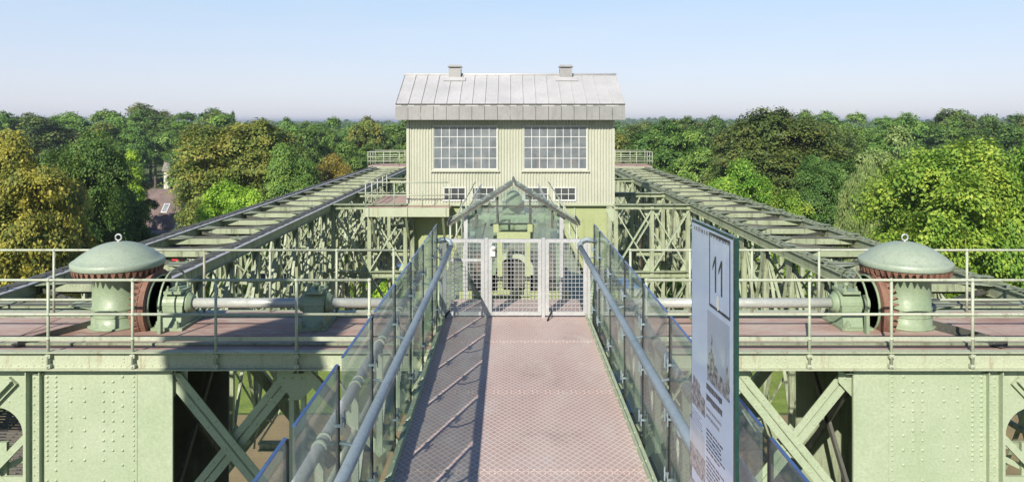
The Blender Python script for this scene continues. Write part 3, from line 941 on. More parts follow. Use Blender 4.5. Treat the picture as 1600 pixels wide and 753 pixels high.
# ------------------------------------------------------------------ drums, toothed gears, shafts, bearings
MY = 12.2
def drum(x, label):
    t = thing('spindle_drum', label, 'drum', (x, MY, DK), 'capped gear drums on the deck')
    m = MB()
    m.lathe((x, MY, DK+.012), [(.45, 0), (.45, .025), (.40, .03), (.40, .30), (.405, .31), (.385, .32), (.385, .80), (.43, .84), (.43, .9)], 40)
    m.lathe((x, MY, DK+.012), [(.402, .18), (.409, .185), (.409, .20), (.402, .205)], 40)
    m.build('column', M['green_machine'], t)
    m = MB()
    prof = [(.45, .92), (.69, .975), (.705, .985), (.705, 1.065), (.69, 1.08), (.67, 1.085)]
    for k in range(1, 12):
        r_ = .67*(1-k/12)
        prof.append((r_, 1.085 + .285*(1-(r_/.67)**2.15)))
    prof.append((0, 1.37))
    m.lathe((x, MY, DK), prof, 56)
    for k in range(20):
        a = 2*math.pi*k/20
        m.rivet((x+.688*math.cos(a), MY+.688*math.sin(a), DK+1.062), (math.cos(a)*.3, math.sin(a)*.3, 1), .016)
    cap = m.build('cap', M['green_cap'], t)
    m = MB()
    cz = DK+1.365
    m.path([(x, MY, cz-.01), (x, MY, cz+.03)], .02)
    m.path([(x+.05*math.sin(a), MY, cz+.075-.05*math.cos(a)) for a in [2*math.pi*k/20 for k in range(21)]], .014)
    m.build('lifting_eye', M['galv'], cap)
    m = MB()
    m.lathe((x, MY, DK), [(.44, .91), (.66, .968), (.672, .968), (.60, .92), (.45, .87)], 56)
    n = 42
    for k in range(n):
        a = 2*math.pi*k/n
        c, s_ = math.cos(a), math.sin(a)
        tx, ty = -s_, c
        def pt(r, w, z): return (x + c*r + tx*w, MY + s_*r + ty*w, DK+z)
        m.add([pt(.69, -.036, .968), pt(.69, .036, .968), pt(.52, .026, .92), pt(.52, -.026, .92),
               pt(.672, -.007, .872), pt(.672, .007, .872), pt(.50, .006, .835), pt(.50, -.006, .835)],
              [(0, 1, 5, 4), (1, 2, 6, 5), (2, 3, 7, 6), (3, 0, 4, 7), (4, 5, 6, 7), (3, 2, 1, 0)])
    m.build('ring_gear', M['rust'], t)
    return t
drum(PX(185, MY), 'green domed gear drum with rusty toothed ring at the left end of the deck')
drum(PX(1414, MY), 'green domed gear drum with rusty toothed ring at the right end of the deck')

SZ = DK+.36
def bevel(x, s, label):
    """s: direction from the gear towards the drum"""
    t = thing('toothed_gear', label, 'gear', (x, MY, SZ), 'rusty toothed gears beside the drums')
    m = MB()
    pr = [(.44, -.12), (.555, -.11), (.555, .0), (.47, .06), (.44, .05)]
    pr = [(r, s*h) for r, h in pr]
    v = MB()
    v.lathe((x, MY, SZ), pr + [pr[0]], 48, 'X', False)
    n = 34
    for k in range(n):
        a = 2*math.pi*k/n
        def pt(r, w, h): return (x+s*h, MY + math.cos(a)*r - math.sin(a)*w, SZ + math.sin(a)*r + math.cos(a)*w)
        v.add([pt(.565, -.042, -.02), pt(.565, .042, -.02), pt(.46, .034, .055), pt(.46, -.034, .055),
               pt(.60, -.008, .085), pt(.60, .008, .085), pt(.49, .006, .16), pt(.49, -.006, .16)],
              [(0, 1, 5, 4), (1, 2, 6, 5), (2, 3, 7, 6), (3, 0, 4, 7), (4, 5, 6, 7), (3, 2, 1, 0)])
    v.build('toothed_rim', M['rust'], t)
    m = MB()
    for k in range(6):
        a = 2*math.pi*k/6 + .3
        c, s_ = math.cos(a), math.sin(a)
        m.beam((x-s*.05, MY+c*.08, SZ+s_*.08), (x-s*.05, MY+c*.45, SZ+s_*.45), .11, .05, (1, 0, 0))
    m.lathe((x, MY, SZ), [(.13, -s*.16), (.13, s*.06), (.08, s*.07)], 20, 'X')
    m.lathe((x, MY, SZ), [(.30, -s*.085), (.30, -s*.06), (.1, -s*.06)], 24, 'X')
    m.build('spokes', M['green_machine'], t)
    m = MB(); m.lathe((x, MY, SZ), [(.475, -s*.122), (.465, -s*.15), (.44, -s*.15), (.44, -s*.122)], 32, 'X'); m.lathe((x, MY, SZ), [(.44, -s*.02), (.44, 0.0), (.13, 0.0), (.13, -s*.02)], 32, 'X')
    m.build('web', M['green_machine'], t)
    return t
bxl, bxr = PX(238, MY), PX(1366, MY)
bevel(bxl, -1, 'rusty toothed toothed gear set on edge against the left drum')
bevel(bxr, 1, 'rusty toothed toothed gear set on edge against the right drum')

def gear_guard(x, s, label):
    # curved sheet guard covering the back of the toothed gear
    t = thing('gear_hoop', label, 'gear guard', (x, MY, DK), 'arched hoops behind the toothed gears')
    m = MB()
    for k in range(16):
        a0, a1 = math.pi*k/16, math.pi*(k+1)/16
        def p(r, a, xx): return (xx, MY + math.cos(a)*r, SZ + math.sin(a)*r)
        xa, xb = x-s*.345, x-s*.37
        m.add([p(.54, a0, xa), p(.54, a1, xa), p(.54, a1, xb), p(.54, a0, xb), p(.56, a0, xa), p(.56, a1, xa), p(.56, a1, xb), p(.56, a0, xb)],
              [(0, 3, 2, 1), (4, 5, 6, 7), (0, 1, 5, 4), (2, 3, 7, 6), (1, 2, 6, 5), (3, 0, 4, 7)])
    m.build('hood', M['green_machine'], t)
    for e in (-1, 1):
        m = MB(); m.box(*sorted((x-s*.36, x-s*.41)), MY+e*.55-.04, MY+e*.55+.04, DK+.014, SZ-.002); m.build('foot', M['green_machine'], t)
    return t
gear_guard(bxl, -1, 'arched dark green hoop standing behind the left toothed gear')
gear_guard(bxr, 1, 'arched pale green hoop standing behind the right toothed gear')

def bearing(x, label):
    t = thing('shaft_bearing', label, 'bearing', (x, MY, DK), 'plummer block bearings carrying the shafts')
    m = MB()
    # flared foot
    m.box(x-.25, x+.25, MY-.42, MY+.42, DK+.014, DK+.06)
    w0, w1 = .20, .15
    m.add([(x-w0, MY-.36, DK+.06), (x+w0, MY-.36, DK+.06), (x+w0, MY+.36, DK+.06), (x-w0, MY+.36, DK+.06),
           (x-w1, MY-.20, DK+.26), (x+w1, MY-.20, DK+.26), (x+w1, MY+.20, DK+.26), (x-w1, MY+.20, DK+.26)],
          [(3, 2, 1, 0), (4, 5, 6, 7), (0, 1, 5, 4), (1, 2, 6, 5), (2, 3, 7, 6), (3, 0, 4, 7)])
    m.box(x-.16, x+.16, MY-.215, MY+.215, DK+.262, SZ-.0)
    m.build('pedestal', M['green_machine'], t)
    m = MB()
    pts = [(x-.17, MY+.21*math.cos(a), SZ+.003+.20*math.sin(a)) for a in [math.pi*k/12 for k in range(13)]]
    m.poly(pts, (.34, 0, 0))
    m.box(x-.14, x+.14, MY-.22, MY+.22, SZ+.19, SZ+.235)
    c = m.build('cap', M['green_machine'], t)
    m = MB()
    for sx in (-1, 1):
        for sy in (-1, 1):
            px, py = x+sx*.09, MY+sy*.165
            m.lathe((px, py, SZ+.235), [(.034, 0), (.034, .035), (.018, .036), (.018, .075), (0, .08)], 6, smooth=False)
    m.lathe((x, MY, SZ+.235), [(.03, 0), (.03, .05), (.045, .06), (.045, .09), (0, .1)], 10)
    m.build('cap_bolts', M['green_machine'], c)
    m = MB()
    for e in (-1, 1):
        m.lathe((x+e*.17, MY, SZ), [(.175, 0), (.175, e*.03), (.135, e*.05), (.135, e*.085), (.1, e*.09)], 24, 'X')
    m.build('collar', M['green_machine'], t)
    m = MB()
    for sx in (-1, 1):
        for sy in (-1, 1):
            m.lathe((x+sx*.15, MY+sy*.39, DK+.06), [(.05, 0), (.05, .05), (.03, .051), (.03, .1), (0, .11)], 6, smooth=False)
    m.build('foot_bolts', M['green_machine'], t)
    return t
bxs = [(PX(278, MY), 'green shaft bearing beside the left toothed gear'), (PX(495, MY), 'green shaft bearing standing alone midway along the left shaft'),
       (PX(1322, MY), 'pale green shaft bearing beside the right toothed gear'), (PX(1108, MY), 'green shaft bearing midway along the right shaft, behind the information panel')]
for x, l in bxs: bearing(x, l)
for s, (a, b), side in ((-1, (bxl-.16, -1.45), 'left'), (1, (1.62, bxr+.16), 'right')):
    t = thing('drive_shaft', 'bright steel drive shaft running along the deck on the %s' % side, 'shaft', ((a+b)/2, MY, SZ))
    MB().tube((a, MY, SZ), (b, MY, SZ), .080, 24).build('rod', M['steel'], t)
    cxp = b if s < 0 else a
    m = MB(); m.lathe((cxp, MY, SZ), [(.10, -.12), (.19, -.11), (.19, -.04), (.12, -.03), (.12, .03), (.19, .04), (.19, .11), (.1, .12)], 24, 'X')
    m.build('coupling', M['green_machine'], t)

# ------------------------------------------------------------------ portal piers under the deck
PYF = 10.86
def pier(x0, x1, s, label):
    """s = +1 when the open inner side faces +x"""
    zt = DK-.26
    t = thing('portal_pier', label, 'steel pier', ((x0+x1)/2, 12, 0), 'hollow riveted portal piers')
    xin = x1 if s > 0 else x0
    xout = x0 if s > 0 else x1
    m = MB(); m.box(x0, x1, PYF, PYF+.03, 0, zt)
    # inner plain strip slightly proud, outer angle
    seam = xin - s*.52
    m.box(*sorted((seam, xin)), PYF-.014, PYF-.001, 0, zt-.004)
    m.box(*sorted((seam-s*.008, seam+s*.004)), PYF-.02, PYF-.0145, 0, zt-.004)
    rows = [xout+s*.07, xout+s*.20]
    z = zt-.06
    k = 0
    while z > zt-3.4:
        up = z > zt-1.35
        st = .072 if up else .15
        for j, xx in enumerate(rows):
            if j == 0 and not up and k % 2: continue
            m.rivet((xx, PYF, z), (0, -1, 0), .024)
        m.rivet((seam-s*.055, PYF, z), (0, -1, 0), .019)
        if k % 2 == 0:
            m.rivet((seam-s*.50, PYF, z), (0, -1, 0), .024)
            if up: m.rivet((seam-s*.36, PYF, z), (0, -1, 0), .024)
        if k % 3 == 0:
            for q in (.42, .62):
                m.rivet((xout+s*q, PYF, z-.02*(k % 2)), (0, -1, 0), .024)
            m.rivet((seam-s*.22, PYF, z-.07), (0, -1, 0), .024)
        z -= st; k += 1
    m.build('front_plate', M['green'], t)
    m = MB(); m.box(*sorted((xout, xout+s*.03)), PYF+.032, 13.0, 0, zt); m.build('outer_plate', M['green'], t)
    m = MB(); m.box(x0, x1, 13.002, 13.03, 0, zt); m.build('back_plate', M['dark_iron'] if s > 0 else M['green_dusty'], t)  # left plate coloured darker: dirty interior, plus painted shade of the hollow
    m = MB()
    # edge angles and flange on the outer side with rivets
    fx = xout - s*.10
    m.box(*sorted((xout, xout-s*.012)), PYF-.075, PYF+.2, 0, zt)
    m.box(*sorted((xout-s*.013, xout-s*.19)), PYF+.012, PYF+.03, 0, zt)
    m.box(*sorted((xout-s*.19, xout-s*.205)), PYF-.085, PYF+.1, 0, zt)
    z = zt-.1
    while z > zt-3.4:
        m.rivet((xout-s*.07, PYF+.012, z), (0, -1, 0), .019)
        m.rivet((xout-s*.13, PYF+.012, z-.05), (0, -1, 0), .019)
        z -= .13
    m.build('edge_strip', M['green'], t)
    m = MB()
    m.beam((xin-s*.1, 11.0, zt-.2), (xin-s*.1, 12.9, zt-2.2), .05, .1); m.beam((xin-s*.1, 12.9, zt-.2), (xin-s*.1, 11.0, zt-2.2), .05, .1)
    m.build('inner_brace', M['dark_iron'], t)
    return t
pier(PX(66, PYF), PX(270, PYF), 1, 'riveted pale green hollow pier under the left drum')
pier(PX(1333, PYF), PX(1541, PYF), -1, 'riveted pale green hollow pier under the right drum')

def bracing(x0, x1, y, label, mat='green', depth=2.35):
    zt = DK-.27
    t = thing('crossed_bracing', label, 'bracing', ((x0+x1)/2, y, zt-5), 'crossed bracing between the piers')
    def dbl(p, q, yo, name):
        m = MB()
        p, q = Vector(p), Vector(q)
        d = (q-p).normalized(); n = Vector((-d.z, 0, d.x))
        for e in (-1, 1):
            a, b = p+n*e*.065, q+n*e*.065
            m.beam((a.x, y+yo, a.z), (b.x, y+yo, b.z), .014, .10, (0, 1, 0)) if False else m.beam((a.x, y+yo, a.z), (b.x, y+yo, b.z), .10, .016, (0, 1, 0))
            m.beam((p.x+n.x*e*.012, y+yo+.05, p.z+n.z*e*.012), (q.x+n.x*e*.012, y+yo+.05, q.z+n.z*e*.012), .014, .085, (0, 1, 0))
        ln = (q-p).length
        k = .25
        while k < ln:
            c = p + d*k
            for e in (-1, 1):
                m.rivet((c.x+n.x*e*.07, y+yo-.008, c.z+n.z*e*.07), (0, -1, 0), .016)
            k += .42
        m.build(name, M[mat], t)
    w = x1-x0
    hgt = w*depth/1.9
    dbl((x0, 0, zt), (x1, 0, zt-hgt), 0, 'diagonal')
    dbl((x1, 0, zt), (x0, 0, zt-hgt), .12, 'diagonal')
    for xx, e in ((x0, 1), (x1, -1)):
        m = MB()
        m.poly([(xx-.30, y+.04, zt+.003), (xx+.30, y+.04, zt+.003), (xx+.30, y+.04, zt-.24), (xx+.06, y+.04, zt-.5), (xx-.06, y+.04, zt-.5), (xx-.30, y+.04, zt-.24)], (0, .016, 0))
        for a in (-.2, -.07, .07, .2):
            for zz in (-.06, -.18): m.rivet((xx+a, y+.04, zt+zz), (0, -1, 0), .020)
        m.build('gusset', M[mat], t)
    m = MB()
    cxm, czm = (x0+x1)/2, zt-hgt/2
    m.poly([(cxm-.22, y+.2, czm), (cxm, y+.2, czm+.26), (cxm+.22, y+.2, czm), (cxm, y+.2, czm-.26)], (0, .014, 0))
    m.build('gusset', M[mat], t)
    return t
xl, xr = PX(465, 10.9), 3.25
bracing(PX(258, 10.9), xl-.02, 10.92, 'heavy green crossed bracing right of the left pier')
bracing(xr+.02, PX(1345, 10.9), 10.92, 'heavy green crossed bracing left of the right pier')
for x, side, e in ((xl, 'left', 1), (xr, 'right', -1)):
    t = thing('bracing_post', 'green upright steel post between the %s crossed bracing and the walkway' % side, 'steel post', (x, 10.95, 0))
    m = MB()
    for o in (-.085, .085): m.angle((x+o, 11.0, 0), (x+o, 11.0, DK-.27), .07, .07, .014, (0, 1, 0))
    z = DK-.9
    m.build('shaft', M['green'], t)
    m = MB()
    for k in range(10): m.box(x-.10, x+.10, 11.05, 11.062, DK-1.3-k*1.1, DK-1.12-k*1.1)
    m.build('batten', M['green'], t)
    t = thing('knee_brace', 'green riveted knee brace reaching from the post up under the walkway on the %s' % side, 'bracing', (x+e*.8, 11.0, DK-1.6))
    m = MB()
    m.beam((x+e*.05, 10.97, DK-.3), (x+e*1.25, 10.97, DK-1.55), .15, .10, (0, 1, 0)); m.build('strut', M['green'], t)
    # rear plane bracing seen dark through the gap
    xx0, xx1 = sorted((x-e*1.85, x))
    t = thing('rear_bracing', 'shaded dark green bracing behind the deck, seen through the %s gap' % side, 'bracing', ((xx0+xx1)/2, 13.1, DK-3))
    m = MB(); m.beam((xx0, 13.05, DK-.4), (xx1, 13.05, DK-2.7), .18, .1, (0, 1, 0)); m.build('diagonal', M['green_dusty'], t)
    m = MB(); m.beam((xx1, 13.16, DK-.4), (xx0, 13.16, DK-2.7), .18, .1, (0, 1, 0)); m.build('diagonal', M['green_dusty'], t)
    m = MB(); m.beam((x+e*.1, 11.2, DK-3.2), (x-e*.7, 13.0, DK-1.2), .14, .1); m.build('raking_strut', M['green'], t)
    t = thing('downpipe', 'thin bent drain pipe hanging in the %s gap below the deck' % side, 'pipe', (x-e*.75, 12.0, DK-2))
    m = MB(); m.path([(x-e*.55, 12.0, DK-.35), (x-e*.75, 12, DK-1.0), (x-e*1.0, 12, DK-1.75), (x-e*1.02, 12, DK-1.95)], .016); m.path([(x-e*.9, 12, DK-1.45), (x-e*.72, 12.05, DK-1.55)], .014)
    m.build('pipe', M['green_rail'], t)

# outer arched brackets beside the piers
def arch_bracket(xe, s, label):
    """xe: outer edge of the pier; the bracket reaches outwards (direction s)"""
    zt = DK-.27
    y = PYF+.035
    t = thing('arched_bracket', label, 'bracket', (xe+s*.7, y, zt-3), 'arched corner brackets outside the piers')
    x0 = xe+s*.21
    pts = [(x0, y, zt), (x0, y, zt-3.4), (x0+s*.10, y, zt-3.4), (x0+s*.10, y, zt-1.0)]
    for k in range(0, 9):
        a = math.pi - math.pi/2*k/8
        pts.append((x0+s*(.10+.42+.42*math.cos(a)), y, zt-1.0+.42*math.sin(a)))
    pts += [(x0+s*.56, y, zt-.50), (x0+s*.66, y, zt-.36), (x0+s*.66, y, zt)]
    m = MB(); m.poly(pts, (0, .018, 0))
    for q in ((.05, -.12), (.12, -.4), (.06, -.7), (.05, -1.0), (.06, -1.35), (.05, -1.7), (.06, -2.05), (.3, -.3), (.4, -.42), (.5, -.12), (.56, -.2), (.3, -.5), (.45, -.05)):
        m.rivet((x0+s*q[0], y, zt+q[1]), (0, -1, 0), .015)
    m.build('gusset', M['green'], t)
    m = MB()
    a, b = (x0+s*.22, y-.03, zt-.18), (x0+s*2.3, y-.03, zt-2.35)
    m.beam(a, b, .15, .05, (0, 1, 0)); m.beam((a[0], y-.09, a[2]), (b[0], y-.09, b[2]), .014, .07, (0, 1, 0))
    m.build('strut', M['green'], t)
    m = MB()
    m.beam((x0+s*.11, y+.12, zt-1.05), (x0+s*1.6, y+.12, zt-2.6), .10, .06, (0, 1, 0))
    m.beam((x0+s*1.7, y+.2, zt-.5), (x0+s*.12, y+.2, zt-2.2), .09, .06, (0, 1, 0))
    m.beam((x0+s*.11, y+.3, zt-1.4), (x0+s*1.3, y+.3, zt-1.95), .08, .05, (0, 1, 0))
    m.beam((x0+s*.11, y+.2, zt-1.75), (x0+s*1.6, y+.2, zt-1.75), .12, .05, (0, 1, 0))
    m.beam((x0+s*.55, y+.25, zt-1.2), (x0+s*.55, y+.25, zt-3.4), .12, .06, (0, 1, 0))
    m.build('web_bars', M['green'], t)
    return t
arch_bracket(PX(66, PYF), -1, 'arched green gusset bracket outside the left pier')
arch_bracket(PX(1541, PYF), 1, 'arched green gusset bracket outside the right pier')

# dark grating catwalk low on the left
t = thing('grating_catwalk', 'dark open grating catwalk low behind the left arched bracket', 'catwalk', (-9, 13, DK-3.2))
m = MB()
for k in range(46):
    yy = 11.3+k*.09
    m.beam((-13, yy, DK-2.9+k*.018), (-7.15, yy, DK-2.9+k*.018), .03, .03)
m.build('grating', M['grille'], t)
m = MB()
for k in range(25): m.beam((-13+k*.24, 11.3, DK-2.93), (-13+k*.24, 15.4, DK-2.93+.81), .02, .03)
m.build('bearer_bars', M['grille'], t)

# ------------------------------------------------------------------ walkway
wk = thing('walkway', 'pinkish tread plate walkway leading straight to the mesh gate', 'walkway', (CW, 5, W-.6))
HW = 1.06
YG = 11.28
m = MB()
yy = -3.0
k = 0
while yy < 12.4:
    b = min(yy+1.86, 12.42)
    m.box(CW-HW, CW+HW, yy+.003, min(b, 12.42)-.003, W-.012, W + (.0015 if k % 2 else 0))
    yy = b; k += 1
    if b >= 12.41: break
m.build('tread_plate', M['walk'], wk)
m = MB()
for k in range(1, 9):
    yy = -3.0 + 1.86*k
    if yy > 11.3: break
    for i in range(44):
        for e in (-.035, .035): m.rivet((CW-HW+.04+i*(2*HW-.08)/43, yy+e, W+.001), (0, 0, 1), .0095)
m.build('joint_rivets', M['walk'], wk)
for s in (-1, 1):
    m = MB()
    x = CW+s*HW
    m.box(*sorted((x, x+s*.012)), -3, 11.3, W-.10, W+.055)
    m.box(*sorted((x+s*.0125, x+s*.075)), -3, 11.3, W-.012, W)
    yy = 1.0
    while yy < 11.2:
        m.rivet((x, yy, W+.03), (-s, 0, 0), .013); m.rivet((x+s*.045, yy+.1, W), (0, 0, 1), .014); yy += .3
    m.build('kerb_angle', M['green'], wk)
    m = MB()
    m.ibeam((x-s*.12, -3, W-.32), (x-s*.12, 13.0, W-.32), .16, .55, .016)
    m.build('girder', M['green'], wk)
    yy = 1.6
    while yy < 11.2:
        m = MB()
        m.beam((x+s*.02, yy, W-.50), (x+s*.27, yy, W-.20), .04, .04)
        m.beam((x+s*.013, yy, W-.16), (x+s*.34, yy, W-.16), .05, .05)
        m.build('outrigger', M['green_dusty'], wk)
        yy += 1.2
m = MB()
yy = -2
while yy < 13: m.ibeam((CW-HW+.15, yy, W-.14), (CW+HW-.15, yy, W-.14), .08, .2, .012); yy += 1.2
m.build('crossbearer', M['green_dusty'], wk)

# old green railing outside with pipe rail; glass barrier; handrail
GH = .98*1.0
gx_off = 1.195
ptop = W+1.42
PY = [1.25, 2.45, 3.65, 4.75, 5.92, 7.10, 8.25, 9.42, 10.55, 11.22]
for s, side in ((-1, 'left'), (1, 'right')):
    gx = CW+s*gx_off
    t = thing('glass_barrier', 'frameless glass balustrade on slim black posts with blue grey handrail, %s of the walkway' % side, 'balustrade', (gx, 6, W), 'glass balustrades along the walkway')
    for a, b in zip(PY[:-1], PY[1:]):
        m = MB()
        m.box(gx-.006, gx+.006, a+.13, b-.015, W-.05, ptop)
        g = m.build('glass_pane', M['glass'], t)
        m = MB(); m.box(gx-.0085, gx+.0085, a+.13, b-.015, ptop+.001, ptop+.009); m.build('pane_edge', M['glass_edge'], g)
    for y in PY:
        m = MB()
        m.box(gx-.011, gx+.011, y-.014, y+.014, W-.3, ptop-.01)
        p = m.build('post', M['black'], t)
        for z in (W+.14, W+.62, W+1.05):
            m = MB()
            m.box(gx-s*.028-.003, gx-s*.028+.003, y-.055, y+.055, z-.01, z+.01)
            for e in (-1, 1):
                yy = y+e*.055
                m.box(gx-s*.035-.005, gx-s*.035+.005, yy-.007, yy+.007, z-.055, z+.055)
                m.box(*sorted((gx-s*.04, gx+s*.012)), yy-.006, yy+.006, z-.009, z+.009)
            m.build('clamp', M['galv_blue'], p)
    # inner handrail on curved arms
    rx = CW+s*.977
    rzv = W+1.09
    m = MB()
    pts = [(rx, 1.0, rzv), (rx, 5, rzv), (rx, 9, rzv), (rx, 11.15, rzv)]
    m.path(pts, .036, 14)
    m.path([(rx, 11.15, rzv), (rx, 11.22, rzv+.02), (rx+s*.03, 11.25, rzv+.07), (rx+s*.10, 11.25, rzv+.10), (rx+s*.26, 11.25, rzv+.06)], .036, 12)
    h = m.build('handrail', M['galv_blue'], t)
    m = MB()
    for y in PY:
        m.path([(gx, y, W+.92), (gx-s*.10, y, W+.90), (rx+s*.02, y, W+.97), (rx, y, W+1.055)], .012, 8)
    m.build('handrail_arm', M['galv_blue'], h)
    # original railing
    ox = CW+s*1.40
    t2 = thing('old_railing', 'old pale pipe railing with green flat posts outside the glass, %s of the walkway' % side, 'railing', (ox, 6, W), 'old pipe railings outside the glass')
    m = MB(); m.path([(ox, 1.0, W+.74), (ox, 6, W+.74), (ox, 11.1, W+.74)], .045, 12); m.build('pipe_rail', M['galv'], t2)
    m = MB(); m.path([(ox, 1.0, W+.36), (ox, 11.1, W+.36)], .025, 10); m.build('middle_rail', M['green_rail'], t2)
    for k in range(9):
        y = 1.55+k*1.18
        m = MB()
        m.beam((ox, y, W-.35), (ox, y, W+.74), .06, .035, (0, 1, 0))
        m.beam((ox, y+.02, W-.3), (ox, y+.5, W+.36), .03, .045)
        m.lathe((ox, y, W+.74), [(.054, -.03), (.054, .03)], 12, 'Y')
        m.lathe((ox, y+.12, W+.74), [(.054, -.015), (.054, .015)], 12, 'Y')
        m.build('post', M['green_rail'], t2)

# ------------------------------------------------------------------ gate
gt = thing('mesh_gate', 'pale grey steel mesh gate leaf closed across the middle of the walkway', 'gate', (CW, YG, W))
def mesh_panel(parent, x0, x1, z0, z1, y, bar=.055, horiz=None, pitch=.062):
    m = MB()
    m.box(x0, x0+bar, y-.02, y+.02, z0, z1); m.box(x1-bar, x1, y-.02, y+.02, z0, z1)
    m.box(x0+bar, x1-bar, y-.02, y+.02, z0, z0+bar); m.box(x0+bar, x1-bar, y-.02, y+.02, z1-bar, z1)
    if horiz: m.box(x0+bar, x1-bar, y-.018, y+.018, horiz-.02, horiz+.02)
    f = m.build('frame', M['galv'], parent)
    m = MB()
    x = x0+bar
    n = int((x1-x0-2*bar)/pitch)
    for i in range(1, n+1):
        xx = x0+bar+(x1-x0-2*bar)*i/(n+1)
        m.tube((xx, y, z0+bar), (xx, y, z1-bar), .0042, 5, cap=False)
    n = int((z1-z0-2*bar)/pitch)
    for i in range(1, n+1):
        zz = z0+bar+(z1-z0-2*bar)*i/(n+1)
        m.tube((x0+bar, y+.006, zz), (x1-bar, y+.006, zz), .0042, 5, cap=False)
    m.build('wire_mesh', M['galv'], f)
    return f
gz0, gz1 = W+.03, W+1.19
mesh_panel(gt, PX(763, YG), PX(846, YG), gz0, gz1, YG)
m = MB(); m.box(PX(766, YG)+.0, PX(766, YG)+.075, YG-.045, YG-.021, W+.93, W+1.05); m.lathe((PX(771, YG), YG-.05, W+1.06), [(.035, 0), (.035, -.02), (0, -.022)], 16, 'Y')
m.build('lock_box', M['white_paint'], gt)
for x0, x1, side in ((PX(692, YG), PX(757, YG), 'left'), (PX(852, YG), PX(917, YG), 'right')):
    t = thing('mesh_fence_panel', 'fixed pale grey mesh panel filling the space %s of the gate leaf' % side, 'fence', ((x0+x1)/2, YG, W), 'fixed mesh panels beside the gate')
    mesh_panel(t, x0, x1, gz0+.0, gz1, YG, horiz=W+.87 if side == 'left' else None)
    m = MB()
    for px in (x0-.03, x1+.028): m.box(px-.024, px+.024, YG-.024, YG+.024, W, gz1+.02)
    m.build('post', M['galv'], t)
    m = MB(); m.beam((x0+.1, YG-.02, W+.1), (x0+.02, YG-.25, W+.012), .02, .02); m.build('stay', M['black'], t)
# ------------------------------------------------------------------ glasshouse over the machinery
GY0, GY1 = 12.55, 13.25
gw, ge = (876-727)/2/F*GY0, (904-701)/2/F*GY0
gc = PX(802.5, GY0)
za, ze = PZ(286, GY0), PZ(349, GY0)
gh = thing('glasshouse', 'small gabled glasshouse with dark rafters standing behind the mesh gate', 'glasshouse', (gc, 14, W))
slope = (za-ze)/ge
for s in (-1, 1):
    m = MB()
    m.poly([(gc, GY0-.12, za+.015), (gc+s*ge, GY0-.12, ze+.015), (gc+s*ge, GY1, ze+.015), (gc, GY1, za+.015)], (0, 0, .012))
    m.build('roof_glass', M['glass_clear'], gh)
    m = MB(); m.box(*sorted((gc+s*gw-.005, gc+s*gw+.005)), GY0+.04, GY1, W+.5, za-slope*gw-.05); m.build('side_glass', M['glass_clear'], gh)
    m = MB()
    m.box(*sorted((gc+s*gw-.03, gc+s*gw+.03)), GY0-.03, GY0+.03, DK, za-slope*gw-.02)
    m.box(*sorted((gc+s*gw-.03, gc+s*gw+.03)), GY1-.06, GY1, DK, za-slope*gw-.02)
    m.box(*sorted((gc+s*gw-.02, gc+s*gw+.02)), GY0+.03, GY1-.06, W+.45, W+.5)
    m.build('corner_post', M['galv'], gh)
    for k in range(4):
        yy = GY0-.10 + (GY1-GY0+.06)*k/3
        m = MB(); m.beam((gc+s*.02, yy, za-.02), (gc+s*(ge-.02), yy, ze-.02), .035, .03, (0, 1, 0)); m.build('rafter', M['dark_iron'], gh)
    m = MB(); m.box(*sorted((gc+s*ge, gc+s*(ge+.02))), GY0-.13, GY1, ze-.02, ze+.045); m.build('gutter', M['dark_iron'], gh)
m = MB(); m.tube((gc, GY0-.13, za+.035), (gc, GY1, za+.035), .022, 8); m.lathe((gc, GY0-.1, za+.05), [(.02, 0), (.02, .03), (0, .06)], 8); m.build('ridge', M['dark_iron'], gh)
m = MB(); m.poly([(gc, GY0, za-.05), (gc-ge+.08, GY0, ze-.005), (gc+ge-.08, GY0, ze-.005)], (0, .01, 0)); m.build('gable_glass', M['glass_clear'], gh)
for px in (743.6, 777, 828, 863):
    x = PX(px, GY0)
    m = MB(); m.box(x-.017, x+.017, GY0-.025, GY0-.004, PZ(356, GY0), za-slope*abs(x-gc)-.06); m.build('mullion', M['dark_iron'], gh)
m = MB(); zz = PZ(322, GY0); hwz = (za-zz)/slope-.06
m.box(gc-hwz, gc+hwz, GY0-.022, GY0-.002, zz-.012, zz+.012); m.build('tie_bar', M['dark_iron'], gh)
zz = PZ(340, GY0)
m = MB(); m.box(gc-ge+.22, gc+ge-.22, GY0+.02, GY0+.07, zz-.035, zz+.035)
for px in (760, 778, 828, 846): m.poly([(PX(px, GY0)-.07, GY0+.012, zz+.07), (PX(px, GY0)+.07, GY0+.012, zz+.07), (PX(px, GY0)+.03, GY0+.012, zz-.08), (PX(px, GY0)-.03, GY0+.012, zz-.08)], (0, .007, 0))
m.build('tie_beam', M['green'], gh)
